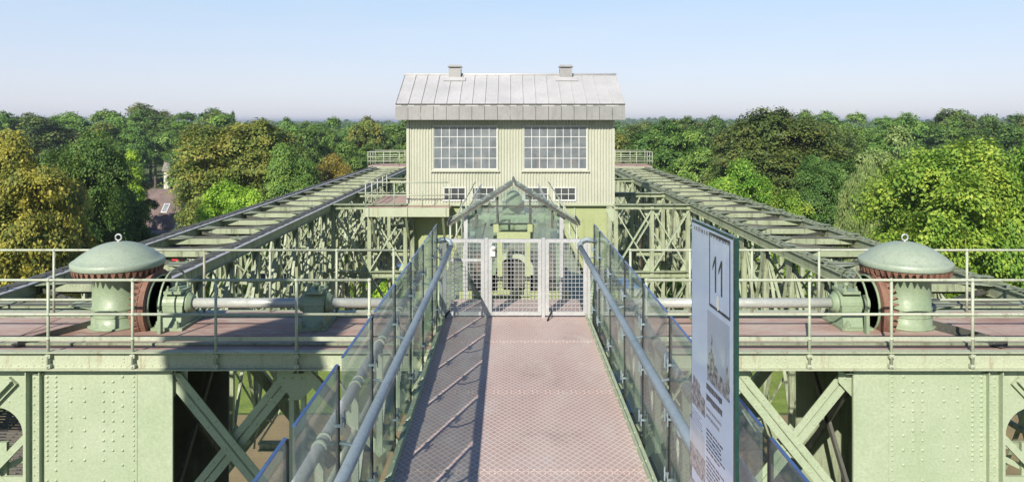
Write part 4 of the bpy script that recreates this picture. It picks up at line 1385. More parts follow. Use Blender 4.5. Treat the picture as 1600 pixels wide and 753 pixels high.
# door-like green frame with rounded opening
x0, x1 = PX(771, GY0), PX(832, GY0)
xi0, xi1 = PX(785, GY0), PX(820, GY0)
ztop, zbot = PZ(362, GY0), PZ(462, GY0)
zi1, zi0 = PZ(374, GY0), PZ(452, GY0)
m = MB()
rc = .05
inner = []
for cx_, cz_, a0 in ((xi1-rc, zi1-rc, 0), (xi0+rc, zi1-rc, 90), (xi0+rc, zi0+rc, 180), (xi1-rc, zi0+rc, 270)):
    for k in range(5):
        a = R(a0+90*k/4); inner.append((cx_+rc*math.cos(a), cz_+rc*math.sin(a)))
outer = []
ctr = ((xi0+xi1)/2, (zi0+zi1)/2)
for (ix, iz) in inner:
    dx, dz = ix-ctr[0], iz-ctr[1]
    sx = ((x1-ctr[0]) if dx > 0 else (ctr[0]-x0))/abs(dx) if abs(dx) > 1e-6 else 1e9
    sz = ((ztop-ctr[1]) if dz > 0 else (ctr[1]-zbot))/abs(dz) if abs(dz) > 1e-6 else 1e9
    q = min(sx, sz)
    outer.append((ctr[0]+dx*q, ctr[1]+dz*q))
n = len(inner)
vv = [(a, GY0-.06, b) for a, b in inner] + [(a, GY0-.06, b) for a, b in outer] + [(a, GY0-.03, b) for a, b in inner] + [(a, GY0-.03, b) for a, b in outer]
ff = []
for i in range(n):
    j = (i+1) % n
    ff += [(i, j, n+j, n+i), (2*n+i, 3*n+i, 3*n+j, 2*n+j), (i, 2*n+i, 2*n+j, j), (n+i, n+j, 3*n+j, 3*n+i)]
m.add(vv, ff)
m.box(x0, PX(779, GY0), GY0-.055, GY0-.03, ztop+.001, PZ(350, GY0)); m.box(PX(824, GY0), x1, GY0-.055, GY0-.03, ztop+.001, PZ(350, GY0))
m.box(PX(718, GY0), PX(890, GY0), GY0-.029, GY0-.015, W-.25, zbot+.09)
m.build('door_frame', M['lower_green'], gh)
m = MB()
for a, b in ((PX(731, GY0), x0-.003), (x1+.003, PX(876, GY0))):
    m.box(a, b, GY0-.006, GY0+.004, zbot+.10, ze-.05)
m.build('front_glass', M['glass_clear'], gh)

# gear train inside the glasshouse
gb = thing('gear_train', 'pale green gearbox with round housings and dark toothed wheel inside the glasshouse', 'gearbox', (gc, 14, DK))
m = MB()
def cyl(x, z, r, y0, y1):
    m.lathe((x, 0, z), [(r*.5, y0-.02), (r, y0), (r, y0+.03), (r*.93, y0+.04), (r*.93, y1)], 28, 'Y')
cyl(PX(803, 13.3), PZ(314, 13.3), .15, 13.3, 13.8)
m.box(gc-.2, gc+.2, 13.4, 13.8, PZ(345, 13.3), PZ(318, 13.3))
cyl(PX(793, 13.1), PZ(350, 13.1), .17, 13.1, 14.6)
cyl(PX(815, 13.1), PZ(350, 13.1), .17, 13.1, 14.6)
m.box(gc-.36, gc+.36, 13.35, 14.6, PZ(380, 13.3), PZ(335, 13.3))
m.box(gc-.42, gc+.42, 13.3, 14.7, PZ(352, 13.3)-.02, PZ(352, 13.3)+.03)
m.build('housing', M['green'], gb)
m = MB()
zc = DK+.66
pts = [(gc-.02+.40*math.cos(a), zc+.40*math.sin(a)) for a in [math.pi*k/18 for k in range(19)]]
pin = [(gc-.02+.30*math.cos(a), zc+.30*math.sin(a)) for a in [math.pi*k/18 for k in range(19)]]
v = [(a, 12.95, b) for a, b in pts] + [(a, 12.95, b) for a, b in pin] + [(a, 13.25, b) for a, b in pts] + [(a, 13.25, b) for a, b in pin]
f = []
for i in range(18):
    f += [(i, i+1, 20+i, 19+i), (38+i, 57+i, 58+i, 39+i), (i, 38+i, 39+i, i+1), (19+i, 20+i, 58+i, 57+i)]
m.add(v, f)
m.build('arched_guard', M['green'], gb)
m = MB()
m.lathe((gc-.02, 0, zc), [(.06, 13.0), (.255, 13.0), (.255, 13.2), (.06, 13.2)], 40, 'Y', False)
for k in range(26):
    a = 2*math.pi*k/26
    c, s_ = math.cos(a), math.sin(a)
    m.beam((gc-.02+c*.25, 13.1, zc+s_*.25), (gc-.02+c*.29, 13.1, zc+s_*.29), .2, .03, (-s_, 0, c))
m.build('toothed_wheel', M['dark_iron'], gb)
for s in (-1, 1):
    m = MB(); m.box(gc+s*.80-.07, gc+s*.80+.07, 12.7, 14.5, DK, DK+1.2); m.build('side_frame', M['green'], gb)
m = MB()
for s in (-1, 1):
    m = MB()
    zq = DK+.72
    m.lathe((0, 12.9, zq), [(.05, gc+s*.62-.06), (.30, gc+s*.62-.06), (.30, gc+s*.62+.06), (.05, gc+s*.62+.06)], 32, 'X', False)
    for k in range(24):
        a = 2*math.pi*k/24
        c, s_ = math.cos(a), math.sin(a)
        m.beam((gc+s*.62, 12.9+c*.29, zq+s_*.29), (gc+s*.62, 12.9+c*.34, zq+s_*.34), .11, .03, (0, -s_, c))
    m.build('pinion', M['rust'], gb)
m = MB(); m.box(gc-.86, gc+.86, 13.5, 13.6, DK, DK+.98); m.build('back_plate', M['dark_iron'], gb)
for k, xx in enumerate((-.42, -.2, .18, .40)):
    m = MB(); m.lathe((gc+xx, 0, DK+.55+.12*(k % 2)), [(.03, 13.28), (.13+.02*k, 13.29), (.13+.02*k, 13.36), (.05, 13.37)], 22, 'Y', False); m.build('cog', M['dark_iron'] if k % 2 else M['rust'], gb)
for s, side in ((-1, 'left'), (1, 'right')):
    x = CW+s*1.7
    t = thing('gear_casing', 'green cast gear casing where the %s drive shaft meets the glasshouse' % side, 'gear casing', (x, MY, DK), 'gear casings either side of the glasshouse')
    m = MB()
    a, b = sorted((CW+s*1.18, CW+s*1.46))
    pts = [(a, MY+.36*math.cos(q), SZ+.05+.36*math.sin(q)) for q in [math.pi*k/14 for k in range(15)]] + [(a, MY-.36, DK+.014), (a, MY+.36, DK+.014)]
    m.poly(pts, (b-a, 0, 0))
    m.build('body', M['green_machine'], t)
    m = MB(); m.box(a-.06, b+.06, MY-.46, MY+.46, DK+.013, DK+.05); m.build('foot', M['green_machine'], t)
    m = MB()
    for k in range(9):
        q = math.pi*k/8
        m.rivet((a-.001 if s < 0 else b, MY+.31*math.cos(q), SZ+.05+.31*math.sin(q)), (s, 0, 0), .022)
    m.build('bolts', M['green_machine'], t)
    # leaning glass screens behind the glasshouse
    t = thing('glass_screen', 'tapering glass screen rising behind the %s eave of the glasshouse' % side, 'glass screen', (CW+s*.75, 19, DK), 'glass screens behind the glasshouse')
    m = MB()
    px0, px1 = (752, 737) if s < 0 else (841, 853)
    xa, xb = PX(px0, 19.5), PX(px1, 17.5)
    m.poly([(xa, 19.5, PZ(288, 19.5)), (xb, 17.6, PZ(312, 17.6)), (xb, 17.6, DK), (xa, 19.5, DK)], (.012, 0, 0)); m.build('pane', M['glass'], t)
    m = MB(); m.beam((xa, 19.5, PZ(288, 19.5)), (xb, 17.6, PZ(312, 17.6)), .03, .03); m.build('edge', M['galv'], t)

# ------------------------------------------------------------------ information panel
dl, dr = 3.80, 3.175
xl_, xr_ = .944, .978
sg = thing('information_panel', 'tall upright printed glass information panel numbered 11 on the right of the walkway', 'sign', ((xl_+xr_)/2, 3.5, W))
A = Vector((xl_, dl, 0)); B = Vector((xr_, dr, 0))
du = (B-A); wid = du.length; du = du/wid
nv = Vector((0, 0, 1)).cross(du).normalized()
if nv.x > 0: nv = -nv                        # towards the walkway
ztp = C-.5
def SP(u, z, off): 
    p = A + du*u + nv*off
    return (p.x, p.y, z)
def px2uz(px, py):
    # where the line of sight through a picture point meets the panel
    kx = (px-796)/F
    # A.x+du.x*u = kx*(A.y+du.y*u)
    u = (kx*A.y - A.x)/(du.x - kx*du.y)
    d = A.y+du.y*u
    return u, C-(py-190)/F*d
def slab(mb_, pts, o0, o1):
    v = [SP(u, z, o0) for u, z in pts] + [SP(u, z, o1) for u, z in pts]
    n = len(pts)
    mb_.add(v, [(i, (i+1) % n, n+(i+1) % n, n+i) for i in range(n)] + [tuple(range(n-1, -1, -1)), tuple(range(n, 2*n))])
m = MB(); slab(m, [(0, W+.02), (wid, W+.02), (wid, ztp), (0, ztp)], -.008, .008); m.build('glass_sheet', M['sign_edge'], sg)
m = MB(); slab(m, [(.008, W+.04), (wid-.03, W+.04), (wid-.03, ztp-.014), (.008, ztp-.014)], .0083, .0090)
face = m.build('printed_sheet', M['print_white'], sg)
m = MB(); slab(m, [(.008, W+.04), (wid-.03, W+.04), (wid-.03, ztp-.014), (.008, ztp-.014)], -.0090, -.0083)
m.build('printed_sheet', M['print_white'], sg)
def quadpx(mb_, pts, o=.0095):
    slab(mb_, [px2uz(*p) for p in pts], o, o+.0006)
def rect_u(px0, px1, py_left_top, py_left_bot):
    """rectangle on the panel given its pixel columns and rows at its left side"""
    u0, z1 = px2uz(px0, py_left_top); _, z0 = px2uz(px0, py_left_bot)
    u1, _ = px2uz(px1, 0)
    return u0, u1, z0, z1
def urect(mb_, u0, u1, z0, z1, o=.0095): slab(mb_, [(u0, z0), (u1, z0), (u1, z1), (u0, z1)], o, o+.0006)
# framed number
u0, u1, z0, z1 = rect_u(1111.5, 1144.5, 362, 477)
m = MB(); t_ = .010
urect(m, u0, u0+t_, z0, z1); urect(m, u1-t_, u1, z0, z1); urect(m, u0+t_, u1-t_, z0, z0+t_*1.3); urect(m, u0+t_, u1-t_, z1-t_*1.3, z1)
m.build('number_frame', M['print_ink'], face)
m = MB()
for (pc, pt, pb) in ((1121.3, 401, 457), (1130.8, 408, 464)):
    a, zt_, = px2uz(pc, pt); _, zb_ = px2uz(pc, pb)
    urect(m, a-.009, a+.009, zb_, zt_)
    slab(m, [(a-.009, zt_-.001), (a-.009, zt_-.028), (a-.042, zt_-.072), (a-.042, zt_-.050)], .0095, .0100)
m.build('number', M['print_ink'], face)
m = MB()
a, z_ = px2uz(1125, 474)
m.add([SP(a+.022*math.cos(2*math.pi*k/10)*(.8+.3*(k % 2)), z_+.035*math.sin(2*math.pi*k/10), .0104) for k in range(10)], [tuple(range(10))])
m.build('pale_blot', M['white_paint'], face, fix=False)
# top strip of marks
m = MB()
random.seed(3)
uu = .05
while uu < wid-.06:
    w_ = random.uniform(.012, .03)
    urect(m, uu, uu+w_, ztp-.045, ztp-.045+random.uniform(.012, .022)); uu += w_+random.uniform(.008, .02)
m.build('top_marks', M['print_text'], face)
# grey band and photographs
u0, u1, z0, z1 = rect_u(1108.5, 1144, 477, 592)
m = MB(); urect(m, u0, u1, z0, z1-.018, .0093); m.build('grey_band', M['print_grey'], face)
m = MB()
uw = u1-u0
zz0 = z0
sil = [(0, 0), (1, 0), (1, .36), (.97, .50), (.93, .55), (.90, .78), (.88, .60), (.84, .60), (.82, .26), (.55, .34), (.36, .44), (.30, .62), (.27, .62), (.25, .86), (.22, 1.0), (.19, .84), (.16, .62), (.08, .56), (.05, .32), (0, .30)]
hz = (z1-z0)*.68
slab(m, [(u0+a*uw, zz0+b*hz) for a, b in sil], .0101, .0105)
m.build('tower_photo', M['print_photo'], face)
u0b, u1b, z0b, z1b = rect_u(1082.5, 1105, 588, 625)
m = MB()
ub = u1b-u0b; hb = z1b-z0b
slab(m, [(u0b, z0b), (u1b, z0b), (u1b, z0b+hb*.7), (u0b+ub*.7, z0b+hb*.75), (u0b+ub*.62, z0b+hb*1.1), (u0b+ub*.2, z0b+hb*1.25), (u0b+ub*.14, z0b+hb*.8), (u0b, z0b+hb*.8)], .0095, .0100)
m.build('small_photo', M['print_photo'], face)
u0c, u1c, z0c, z1c = rect_u(1081, 1105, 650, 722)
m = MB(); urect(m, u0c, u1c, z0c, z0c+(z1c-z0c)*.5); m.build('small_photo', M['print_photo'], face)
m = MB(); urect(m, u0c, u1c, z0c+(z1c-z0c)*.503, z1c); m.build('photo_sky', M['print_photo_pale'], face)
u0c, u1c, z0c, z1c = rect_u(1081, 1105, 740, 830)
m = MB(); urect(m, u0c, u1c, z0c, z1c); m.build('small_photo', M['print_photo'], face)
# text: unreadable lines made of word-length strokes
def text_block(mb_, u0, u1, ztop_, lines, lh, th, rag=.25, gap=(.006, .01), wl=(.012, .045)):
    z = ztop_
    for k in range(lines):
        if lines > 6 and k % 9 == 8: z -= lh; continue
        end = u1 - random.random()*rag*(u1-u0)
        u = u0
        while u < end:
            w_ = min(random.uniform(*wl), end-u)
            if w_ < .006: break
            urect(mb_, u, u+w_, z-th*random.uniform(.8, 1.0), z)
            u += w_+random.uniform(*gap)
        z -= lh
    return z
ua, za_ = px2uz(1107, 597); ub_, _ = px2uz(1133, 600)
m = MB()
zn = za_
for k in range(2):
    m = MB(); zn = text_block(m, ua, ub_, zn, 1, .052, .030, .15, (.004, .006), (.008, .02)); m.build('title_text', M['print_ink'], face)
m = MB(); zn = text_block(m, ua, ub_-.02, zn-.01, 2, .034, .016, .3, (.004, .006), (.006, .02)); m.build('subtitle_text', M['print_text'], face)
zn -= .035
for k in range(6):
    m = MB(); zn = text_block(m, ua, ub_+.03, zn, 6, .0195, .0085, .25) - .0195; m.build('body_text', M['print_ink'], face)
ua, za_ = px2uz(1082, 632); ub_, _ = px2uz(1104, 600)
m = MB(); text_block(m, ua, ub_, za_, 5, .014, .005, .3, (.004, .006), (.006, .02)); m.build('caption_text', M['print_text'], face)
m = MB(); slab(m, [(wid-.026, W+.02), (wid-.022, W+.02), (wid-.022, ztp-.005), (wid-.026, ztp-.005)], .0083, .0095); m.build('edge_line', M['print_text'], sg)

# ------------------------------------------------------------------ gate tower behind the viewer (its shadow falls on the deck)
tw = thing('gate_tower', 'slim round green sheet metal tower with domed roof behind the viewer', 'tower', (-8.3, -1.2, 0))
tx, ty = -8.27, -1.2
m = MB(); m.lathe((tx, ty, 0), [(1.0, 0), (1.0, C+4.6)], 24); m.build('shaft', M['green'], tw)
m = MB(); m.lathe((tx, ty, C+4.6), [(.3, -.02), (1.17, -.02), (1.17, .06), (.95, .75), (.6, 1.5), (.2, 1.95), (0, 2.1)], 24); m.build('roof', M['zinc'], tw)

# ------------------------------------------------------------------ houses, cars, boats
def gable_house(name, label, cx, cy, w, d, hw_, hr, rotz, wallm, roofm, cat='house', skylight=False, ridge_along='x'):
    t = thing(name, label, cat, (cx, cy, 0))
    m = MB()
    x0, x1, y0, y1 = cx-w/2, cx+w/2, cy-d/2, cy+d/2
    m.box(x0, x1, y0, y1, 0, hw_)
    for x in (x0, x1): m.poly([(x-.01 if x == x1 else x, y0, hw_), (x-.01 if x == x1 else x, y1, hw_), (x-.01 if x == x1 else x, cy, hr-.15)], (.01, 0, 0))
    m.build('wall', M[wallm], t)
    o = .5
    sl = (hr-hw_)/(d/2)
    m = MB()
    m.poly([(x0-o, y0-o, hw_-o*sl+.05), (x0-o, cy, hr+.05), (x0-o, y1+o, hw_-o*sl+.05), (x0-o, y1+o, hw_-o*sl-.12), (x0-o, cy, hr-.12), (x0-o, y0-o, hw_-o*sl-.12)], (w+2*o, 0, 0))
    rf = m.build('roof', M[roofm], t)
    m = MB(); m.box(cx+w*.2, cx+w*.2+.7, cy-.1, cy+.6, hr-1.2, hr+1.0); m.build('chimney', M['brick'], rf)
    if skylight:
        m = MB()
        f = lambda yy: hw_ + (yy-y0)*sl + .09
        ya, yb = y0+d*.17, y0+d*.29
        xa = cx+w*.08
        m.poly([(xa, ya, f(ya)), (xa+1.2, ya, f(ya)), (xa+1.2, yb, f(yb)), (xa, yb, f(yb))], (0, -.04, .1))
        fr = m.build('skylight', M['white_paint'], rf)
        m = MB(); m.poly([(xa+.15, ya+.12, f(ya+.12)+.1), (xa+1.05, ya+.12, f(ya+.12)+.1), (xa+1.05, yb-.12, f(yb-.12)+.1), (xa+.15, yb-.12, f(yb-.12)+.1)], (0, -.02, .03)); m.build('pane', M['pane'], fr)
    for i in range(max(1, int(w/3))):
        m = MB(); xx = x0+w*(i+.5)/max(1, int(w/3))
        m.box(xx-.6, xx+.6, y0-.05, y0+.02, hw_-1.9, hw_-.6)
        wn_ = m.build('window', M['white_paint'], t)
        m = MB(); m.box(xx-.5, xx+.5, y0-.07, y0-.051, hw_-1.8, hw_-.7); m.build('pane', M['pane'], wn_)
    if rotz: t.rotation_euler = (0, 0, rotz)
    return t
gable_house('house', 'house with big brown tiled roof and skylight among the left trees', PX(252, 148), 151, 7.6, 14, 3.6, 10.2, 0, 'plaster', 'tiles_brown', skylight=True)
t = thing('garage', 'low flat roofed pale garage beside the brown roofed house', 'garage', (PX(226, 140), 142, 0))
m = MB(); gx_ = PX(226, 140); m.box(gx_-2.6, gx_+2.6, 140, 146, 0, 2.6); m.build('wall', M['plaster'], t)
m = MB(); m.box(gx_-2.8, gx_+2.8, 139.7, 146.2, 2.6, 2.9); m.build('roof', M['tiles_grey'], t)
m = MB(); m.box(gx_-.2, gx_+2.3, 139.9, 139.97, 0, 2.2); m.build('door', M['interior'], t)
gable_house('house', 'grey roofed house half hidden high among the left trees', PX(282, 260), 262, 9.5, 9, 7.5, 14.5, 0, 'plaster', 'tiles_grey')
gable_house('house', 'low grey roof peeping out beyond the yellow tree at far left', PX(62, 250), 252, 8, 9, 8.5, 14.0, 0, 'plaster', 'tiles_grey')
gable_house('house', 'small red brick house low down behind the left drum', PX(140, 132), 134, 4.5, 7, 3.2, 5.2, 0, 'brick', 'tiles_brown')
gable_house('house', 'distant ochre roofed house on the horizon right of the engine house', PX(1093, 420), 422, 7, 8, 18, 22.5, 0, 'plaster', 'brick')
def car(cx, cy, label, mat):
    t = thing('parked_car', label, 'car', (cx, cy, 0))
    m = MB()
    prof = [(-2.1, .35), (2.1, .35), (2.15, .7), (1.9, .9), (1.1, .98), (.5, 1.42), (-1.0, 1.45), (-1.7, 1.0), (-2.1, .92)]
    m.poly([(cx+a, cy-.85, b) for a, b in prof], (0, 1.7, 0)); m.build('body', M[mat], t)
    m = MB()
    g = [(.95, .98), (.42, 1.36), (-.92, 1.38), (-1.5, 1.0)]
    m.poly([(cx+a, cy-.87, b) for a, b in g], (0, 1.74, 0)); m.build('window', M['pane'], t)
    for a in (-1.3, 1.3):
        for e in (-.82, .82):
            m = MB(); m.lathe((cx+a, cy+e, .33), [(.1, -.1), (.33, -.1), (.33, .1), (.1, .1)], 18, 'Y'); m.build('wheel', M['rubber'], t)
car(PX(263, 125), 125, 'red parked car glimpsed through the left truss beside the drum', 'red_car')
car(PX(300, 128), 128, 'pale parked car next to the red car beyond the left truss', 'white_car')
car(PX(1330, 158), 158, 'white parked car in the gap between the right hand trees', 'white_car')
def boat(cx, cy, ln, rot, label):
    t = thing('moored_boat', label, 'boat', (cx, cy, 0))
    m = MB()
    n = 10
    ring = []
    for k in range(n+1):
        u = k/n; x = -ln/2+ln*u; w = 1.3*min(1, (1-u)*3.2)**.6
        ring.append((x, max(w, .05)))
    v = []; f = []
    for x, w in ring:
        v += [(cx+x, cy-w, 1.1), (cx+x, cy-w*.75, .1), (cx+x, cy+w*.75, .1), (cx+x, cy+w, 1.1)]
    for k in range(n):
        for j in range(3): f.append((4*k+j, 4*k+j+1, 4*k+5+j, 4*k+4+j))
        f.append((4*k+3, 4*k, 4*k+4, 4*k+7))
    f += [(3, 2, 1, 0), tuple(range(4*n, 4*n+4))]
    m.add(v, f); m.build('hull', M['white_paint'], t)
    m = MB(); m.poly([(cx-ln*.42, cy-1.15, 1.12), (cx-ln*.42, cy, 2.1), (cx-ln*.42, cy+1.15, 1.12)], (ln*.72, 0, 0)); m.build('cover', M['blue_tarp'], t)
    t.rotation_euler = (0, 0, rot)
boat(PX(604, 92), 92, 9, 1.2, 'boat under a blue canvas cover glimpsed low through the left lattice')
boat(PX(618, 112), 112, 8, 1.35, 'second boat under blue canvas, farther back behind the left lattice')
boat(PX(975, 105), 105, 8, 1.75, 'covered boat glimpsed through the lattice right of the engine house')

# ------------------------------------------------------------------ trees
def crown_mesh(name, seed, R_=6.0, z0=6.0, z1=20.0, lobes=13, clumps=40, leaves=26, size=.34, shape='round', spread=1.0):
    rng = np.random.default_rng(seed)
    zc, hz = (z0+z1)/2, (z1-z0)/2
    cs = []
    for i in range(lobes):
        if shape == 'column':
            u = i/(lobes-1); r = R_*(.25+.75*math.sin(math.pi*min(1, .12+u*.86)))*.62
            a = rng.uniform(0, 6.28); cs.append((math.cos(a)*r*.45, math.sin(a)*r*.45, z0+u*(z1-z0)*.9, r))
        else:
            g = (i+.5)/lobes
            cz = 1-1.75*g
            a = i*2.399963 + rng.uniform(-.4, .4)
            rr = math.sqrt(max(0, 1-cz*cz))
            k = rng.uniform(.50, .86)
            cs.append((rr*math.cos(a)*R_*k, rr*math.sin(a)*R_*k, zc+cz*hz*k, R_*rng.uniform(.20, .40)))
    if shape != 'column': cs.append((0, 0, zc, R_*.55))
    P = []; N = []
    for (x, y, z, r) in cs:
        d = rng.normal(size=(clumps, 3)); d /= np.linalg.norm(d, axis=1)[:, None]
        d[:, 2] = np.where(d[:, 2] < -.35, -d[:, 2], d[:, 2])
        rad = r*rng.uniform(.72, 1.12, size=(clumps, 1))
        c = np.array([x, y, z]) + d*rad*np.array([1, 1, .82 if shape == 'round' else 1.05])
        for j in range(clumps):
            cr = spread*rng.uniform(.65, 1.35)*(R_/6)**.5
            q = rng.normal(size=(leaves, 3))*np.array([.5, .5, .21])*cr
            if shape == 'willow':
                q = rng.normal(size=(leaves, 3))*np.array([.26, .26, .2])*cr; q[:, 2] -= np.abs(rng.normal(size=leaves))*1.1
            q[:, 2] -= (q[:, 0]**2+q[:, 1]**2)*.25
            P.append(c[j]+q)
            nn = d[j]*.9 + np.array([0, 0, .6]) + rng.normal(size=(leaves, 3))*.38
            N.append(nn)
    P = np.concatenate(P); N = np.concatenate(N)
    N /= np.linalg.norm(N, axis=1)[:, None]
    n = len(P)
    t = rng.normal(size=(n, 3)); t -= N*np.sum(t*N, axis=1)[:, None]; t /= np.linalg.norm(t, axis=1)[:, None]
    b = np.cross(N, t)
    sz = size*rng.uniform(.6, 1.3, size=(n, 1))
    if shape == 'willow': t = np.array([0, 0, 1.])*np.ones((n, 1)) + t*.3; 
    v = np.empty((n, 4, 3))
    v[:, 0] = P - t*sz; v[:, 1] = P + b*sz*.62 - t*sz*.1; v[:, 2] = P + t*sz; v[:, 3] = P - b*sz*.62 - t*sz*.1
    me = bpy.data.meshes.new(name)
    me.vertices.add(4*n); me.vertices.foreach_set('co', v.reshape(-1))
    me.loops.add(4*n); me.loops.foreach_set('vertex_index', np.arange(4*n, dtype=np.int32))
    me.polygons.add(n); me.polygons.foreach_set('loop_start', np.arange(0, 4*n, 4, dtype=np.int32)); me.polygons.foreach_set('loop_total', np.full(n, 4, dtype=np.int32))
    me.update(); me.validate()
    me.materials.append(L['green'])
    return me, cs
def trunk_mesh(name, cs, z0, z1, r=.38):
    m = MB()
    top = (z0*.45+z1*.55)
    m.tube((0, 0, -.2), (0, 0, z0), r, 10, r*.75); m.tube((0, 0, z0), (.1, .1, top), r*.75, 8, r*.2)
    for (x, y, z, rr) in cs[:10]:
        zz = max(z0*.6, min(top, z-rr-1.0))
        m.tube((0, 0, zz-.8), (x*.55, y*.55, (zz+z)/2), r*.32, 6, r*.2); m.tube((x*.55, y*.55, (zz+z)/2), (x, y, z), r*.2, 6, r*.06)
    me = bpy.data.meshes.new(name); me.from_pydata(m.v, [], m.f); me.materials.append(M['bark'])
    me.polygons.foreach_set('use_smooth', [True]*len(m.f))
    return me
KINDS = {}
def kind(key, **kw):
    me, cs = crown_mesh('crown', **kw)
    KINDS[key] = (me, trunk_mesh('trunk', cs, kw.get('z0', 6.0), kw.get('z1', 20.0)), kw.get('R_', 6.0), kw.get('z1', 20.0))
kind('near_a', seed=1, R_=6.5, z0=3, z1=20, lobes=24, clumps=24, leaves=120, size=.165, spread=1.2)
kind('near_b', seed=2, R_=7.0, z0=3, z1=20, lobes=30, clumps=24, leaves=130, size=.165, spread=1.2)
kind('near_c', seed=3, R_=5.5, z0=3, z1=20, lobes=22, clumps=24, leaves=100, size=.18, spread=1.15)
kind('mid_a', seed=4, R_=6.5, z0=4, z1=20, lobes=19, clumps=24, leaves=54, size=.27, spread=1.15)
kind('mid_b', seed=5, R_=6.0, z0=4, z1=20, lobes=13, clumps=44, leaves=30, size=.28)
kind('mid_c', seed=6, R_=7.5, z0=4, z1=20, lobes=21, clumps=24, leaves=54, size=.28, spread=1.15)
kind('willow', seed=7, R_=5.5, z0=5, z1=20, lobes=15, clumps=46, leaves=34, size=.19, shape='willow')
kind('column', seed=8, R_=2.6, z0=1.5, z1=20, lobes=9, clumps=56, leaves=40, size=.20, shape='column')
kind('far', seed=9, R_=7.0, z0=4, z1=20, lobes=10, clumps=22, leaves=18, size=.52)
kind('far_b', seed=10, R_=6.0, z0=3, z1=20, lobes=8, clumps=22, leaves=16, size=.62)

trng = random.Random(11)
def tree(k, leaf, px, d, top, wpx, label, group=None, name='broadleaf_tree', cat='tree', rz=None):
    me, tm, R_, zt = KINDS[k]
    z = PZ(top, d)
    x = PX(px, d)
    sx = (wpx/F*d/2)/(R_*1.05)
    t = thing(name, label, cat, (x, d, 0), group)
    t.rotation_euler = (0, 0, trng.uniform(0, 6.28) if rz is None else rz)
    t.scale = (sx, sx, z/(zt*.955))
    c = bpy.data.objects.new('crown', me); COL.objects.link(c); c.parent = t
    c.material_slots[0].link = 'OBJECT'; c.material_slots[0].material = L[leaf]
    b = bpy.data.objects.new('trunk', tm); COL.objects.link(b); b.parent = t
    return t
# trees one can single out
tree('near_a', 'yellow', 30, 58, 222, 190, 'yellowing olive broadleaf tree at the left edge of the view, nearest on that side')
tree('near_c', 'yellow', 95, 64, 245, 90, 'slimmer yellowing tree squeezed between the yellow tree and the dark green tree at left')
tree('near_b', 'dark', 140, 76, 206, 150, 'tall dense dark green tree right of the yellow tree at far left')
tree('column', 'bright', 208, 88, 232, 46, 'narrow bright yellow green tree beside the dark tree at left', name='columnar_tree')
tree('near_c', 'dark', 198, 84, 292, 84, 'low dark green tree just left of the brown roofed house')
tree('near_b', 'olive', 382, 112, 188, 200, 'broad olive brown tree filling the left middle ground above the truss')
tree('near_a', 'olive', 322, 118, 236, 92, 'olive tree just right of the brown roofed house')
tree('near_c', 'bright', 362, 92, 272, 112, 'bright yellow green tree low in front of the olive tree, above the left truss')
tree('near_a', 'green', 452, 108, 232, 110, 'mid green tree right of the bright tree above the left truss')
tree('near_a', 'orange', 520, 128, 246, 92, 'golden brown autumnal tree just left of the far left platform')
tree('mid_b', 'dark', 470, 150, 205, 90, 'dark green tree behind the broad olive tree, left of the engine house')
tree('near_b', 'brownish', 1213, 112, 171, 215, 'huge dark brown green tree rising above the skyline right of the engine house')
tree('near_c', 'brownish', 1150, 120, 176, 95, 'dark brown green tree leaning against the left flank of the huge dark tree')
tree('near_a', 'maple', 1150, 86, 258, 130, 'bright yellow green tree above the right truss, left of the huge dark tree')
tree('near_c', 'maple', 1235, 78, 284, 110, 'low yellow green tree beside the right truss under the huge dark tree')
tree('near_b', 'dark', 1285, 100, 245, 110, 'dark green tree in the shade right of the huge dark tree')
tree('mid_b', 'willow', 1392, 100, 204, 100, 'pale grey green drooping willow between the huge dark tree and the bright maple', name='willow_tree')
tree('willow', 'willow', 1345, 84, 262, 80, 'lower pale drooping willow in front of the taller willow', name='willow_tree')
tree('near_b', 'maple', 1490, 60, 219, 250, 'big bright yellow green maple behind the right drum, nearest tree on the right', name='maple_tree')
tree('near_a', 'maple', 1625, 57, 232, 190, 'bright yellow green maple cut off by the right edge of the view', name='maple_tree')
tree('near_c', 'maple', 1415, 62, 320, 120, 'lower yellow green maple tucked beside the big maple at right', name='maple_tree')
tree('mid_a', 'dark', 1035, 150, 192, 100, 'dark green tree directly right of the engine house')
tree('mid_b', 'green', 1092, 135, 205, 90, 'green tree between the engine house and the huge dark tree')
tree('mid_c', 'dark', 1000, 120, 240, 80, 'low dark green tree above the far right platform')
tree('near_c', 'orange', 1040, 112, 262, 60, 'low olive brown tree behind the right truss end')
tree('mid_a', 'dark', 1560, 190, 192, 100, 'dark tree on the skyline above the maples at right')
tree('mid_c', 'brownish', 1500, 230, 178, 90, 'rounded tree topping the skyline above the big maple')
tree('column', 'conifer', 269, 205, 238, 22, 'dark blue green columnar conifer in front of the grey roofed house', name='conifer')
tree('column', 'conifer', 157, 118, 373, 16, 'small dark columnar conifer seen just above the left drum', name='conifer')
tree('mid_b', 'dark', 363, 300, 176, 14, 'small lone tree standing up on the skyline at left', name='broadleaf_tree')
tree('mid_b', 'dark', 1077, 380, 186, 22, 'dark round tree on the skyline left of the ochre roof')
t = thing('lattice_mast', 'tiny white mast head showing above the trees on the far right skyline', 'mast', (PX(1497, 800), 800, 0))
m = MB(); mx_ = PX(1497, 800)
for e in (-1, 1):
    for q in (-1, 1): m.beam((mx_+e*2.2, 800+q*2.2, 0), (mx_+e*.8, 800+q*.8, PZ(175, 800)), .5, .5)
m.build('frame', M['white_paint'], t)
m = MB(); m.lathe((mx_, 800, PZ(176, 800)), [(2.6, 0), (3.0, 1.0), (2.4, 2.6), (0, 3.4)], 12); m.build('head', M['white_paint'], t)
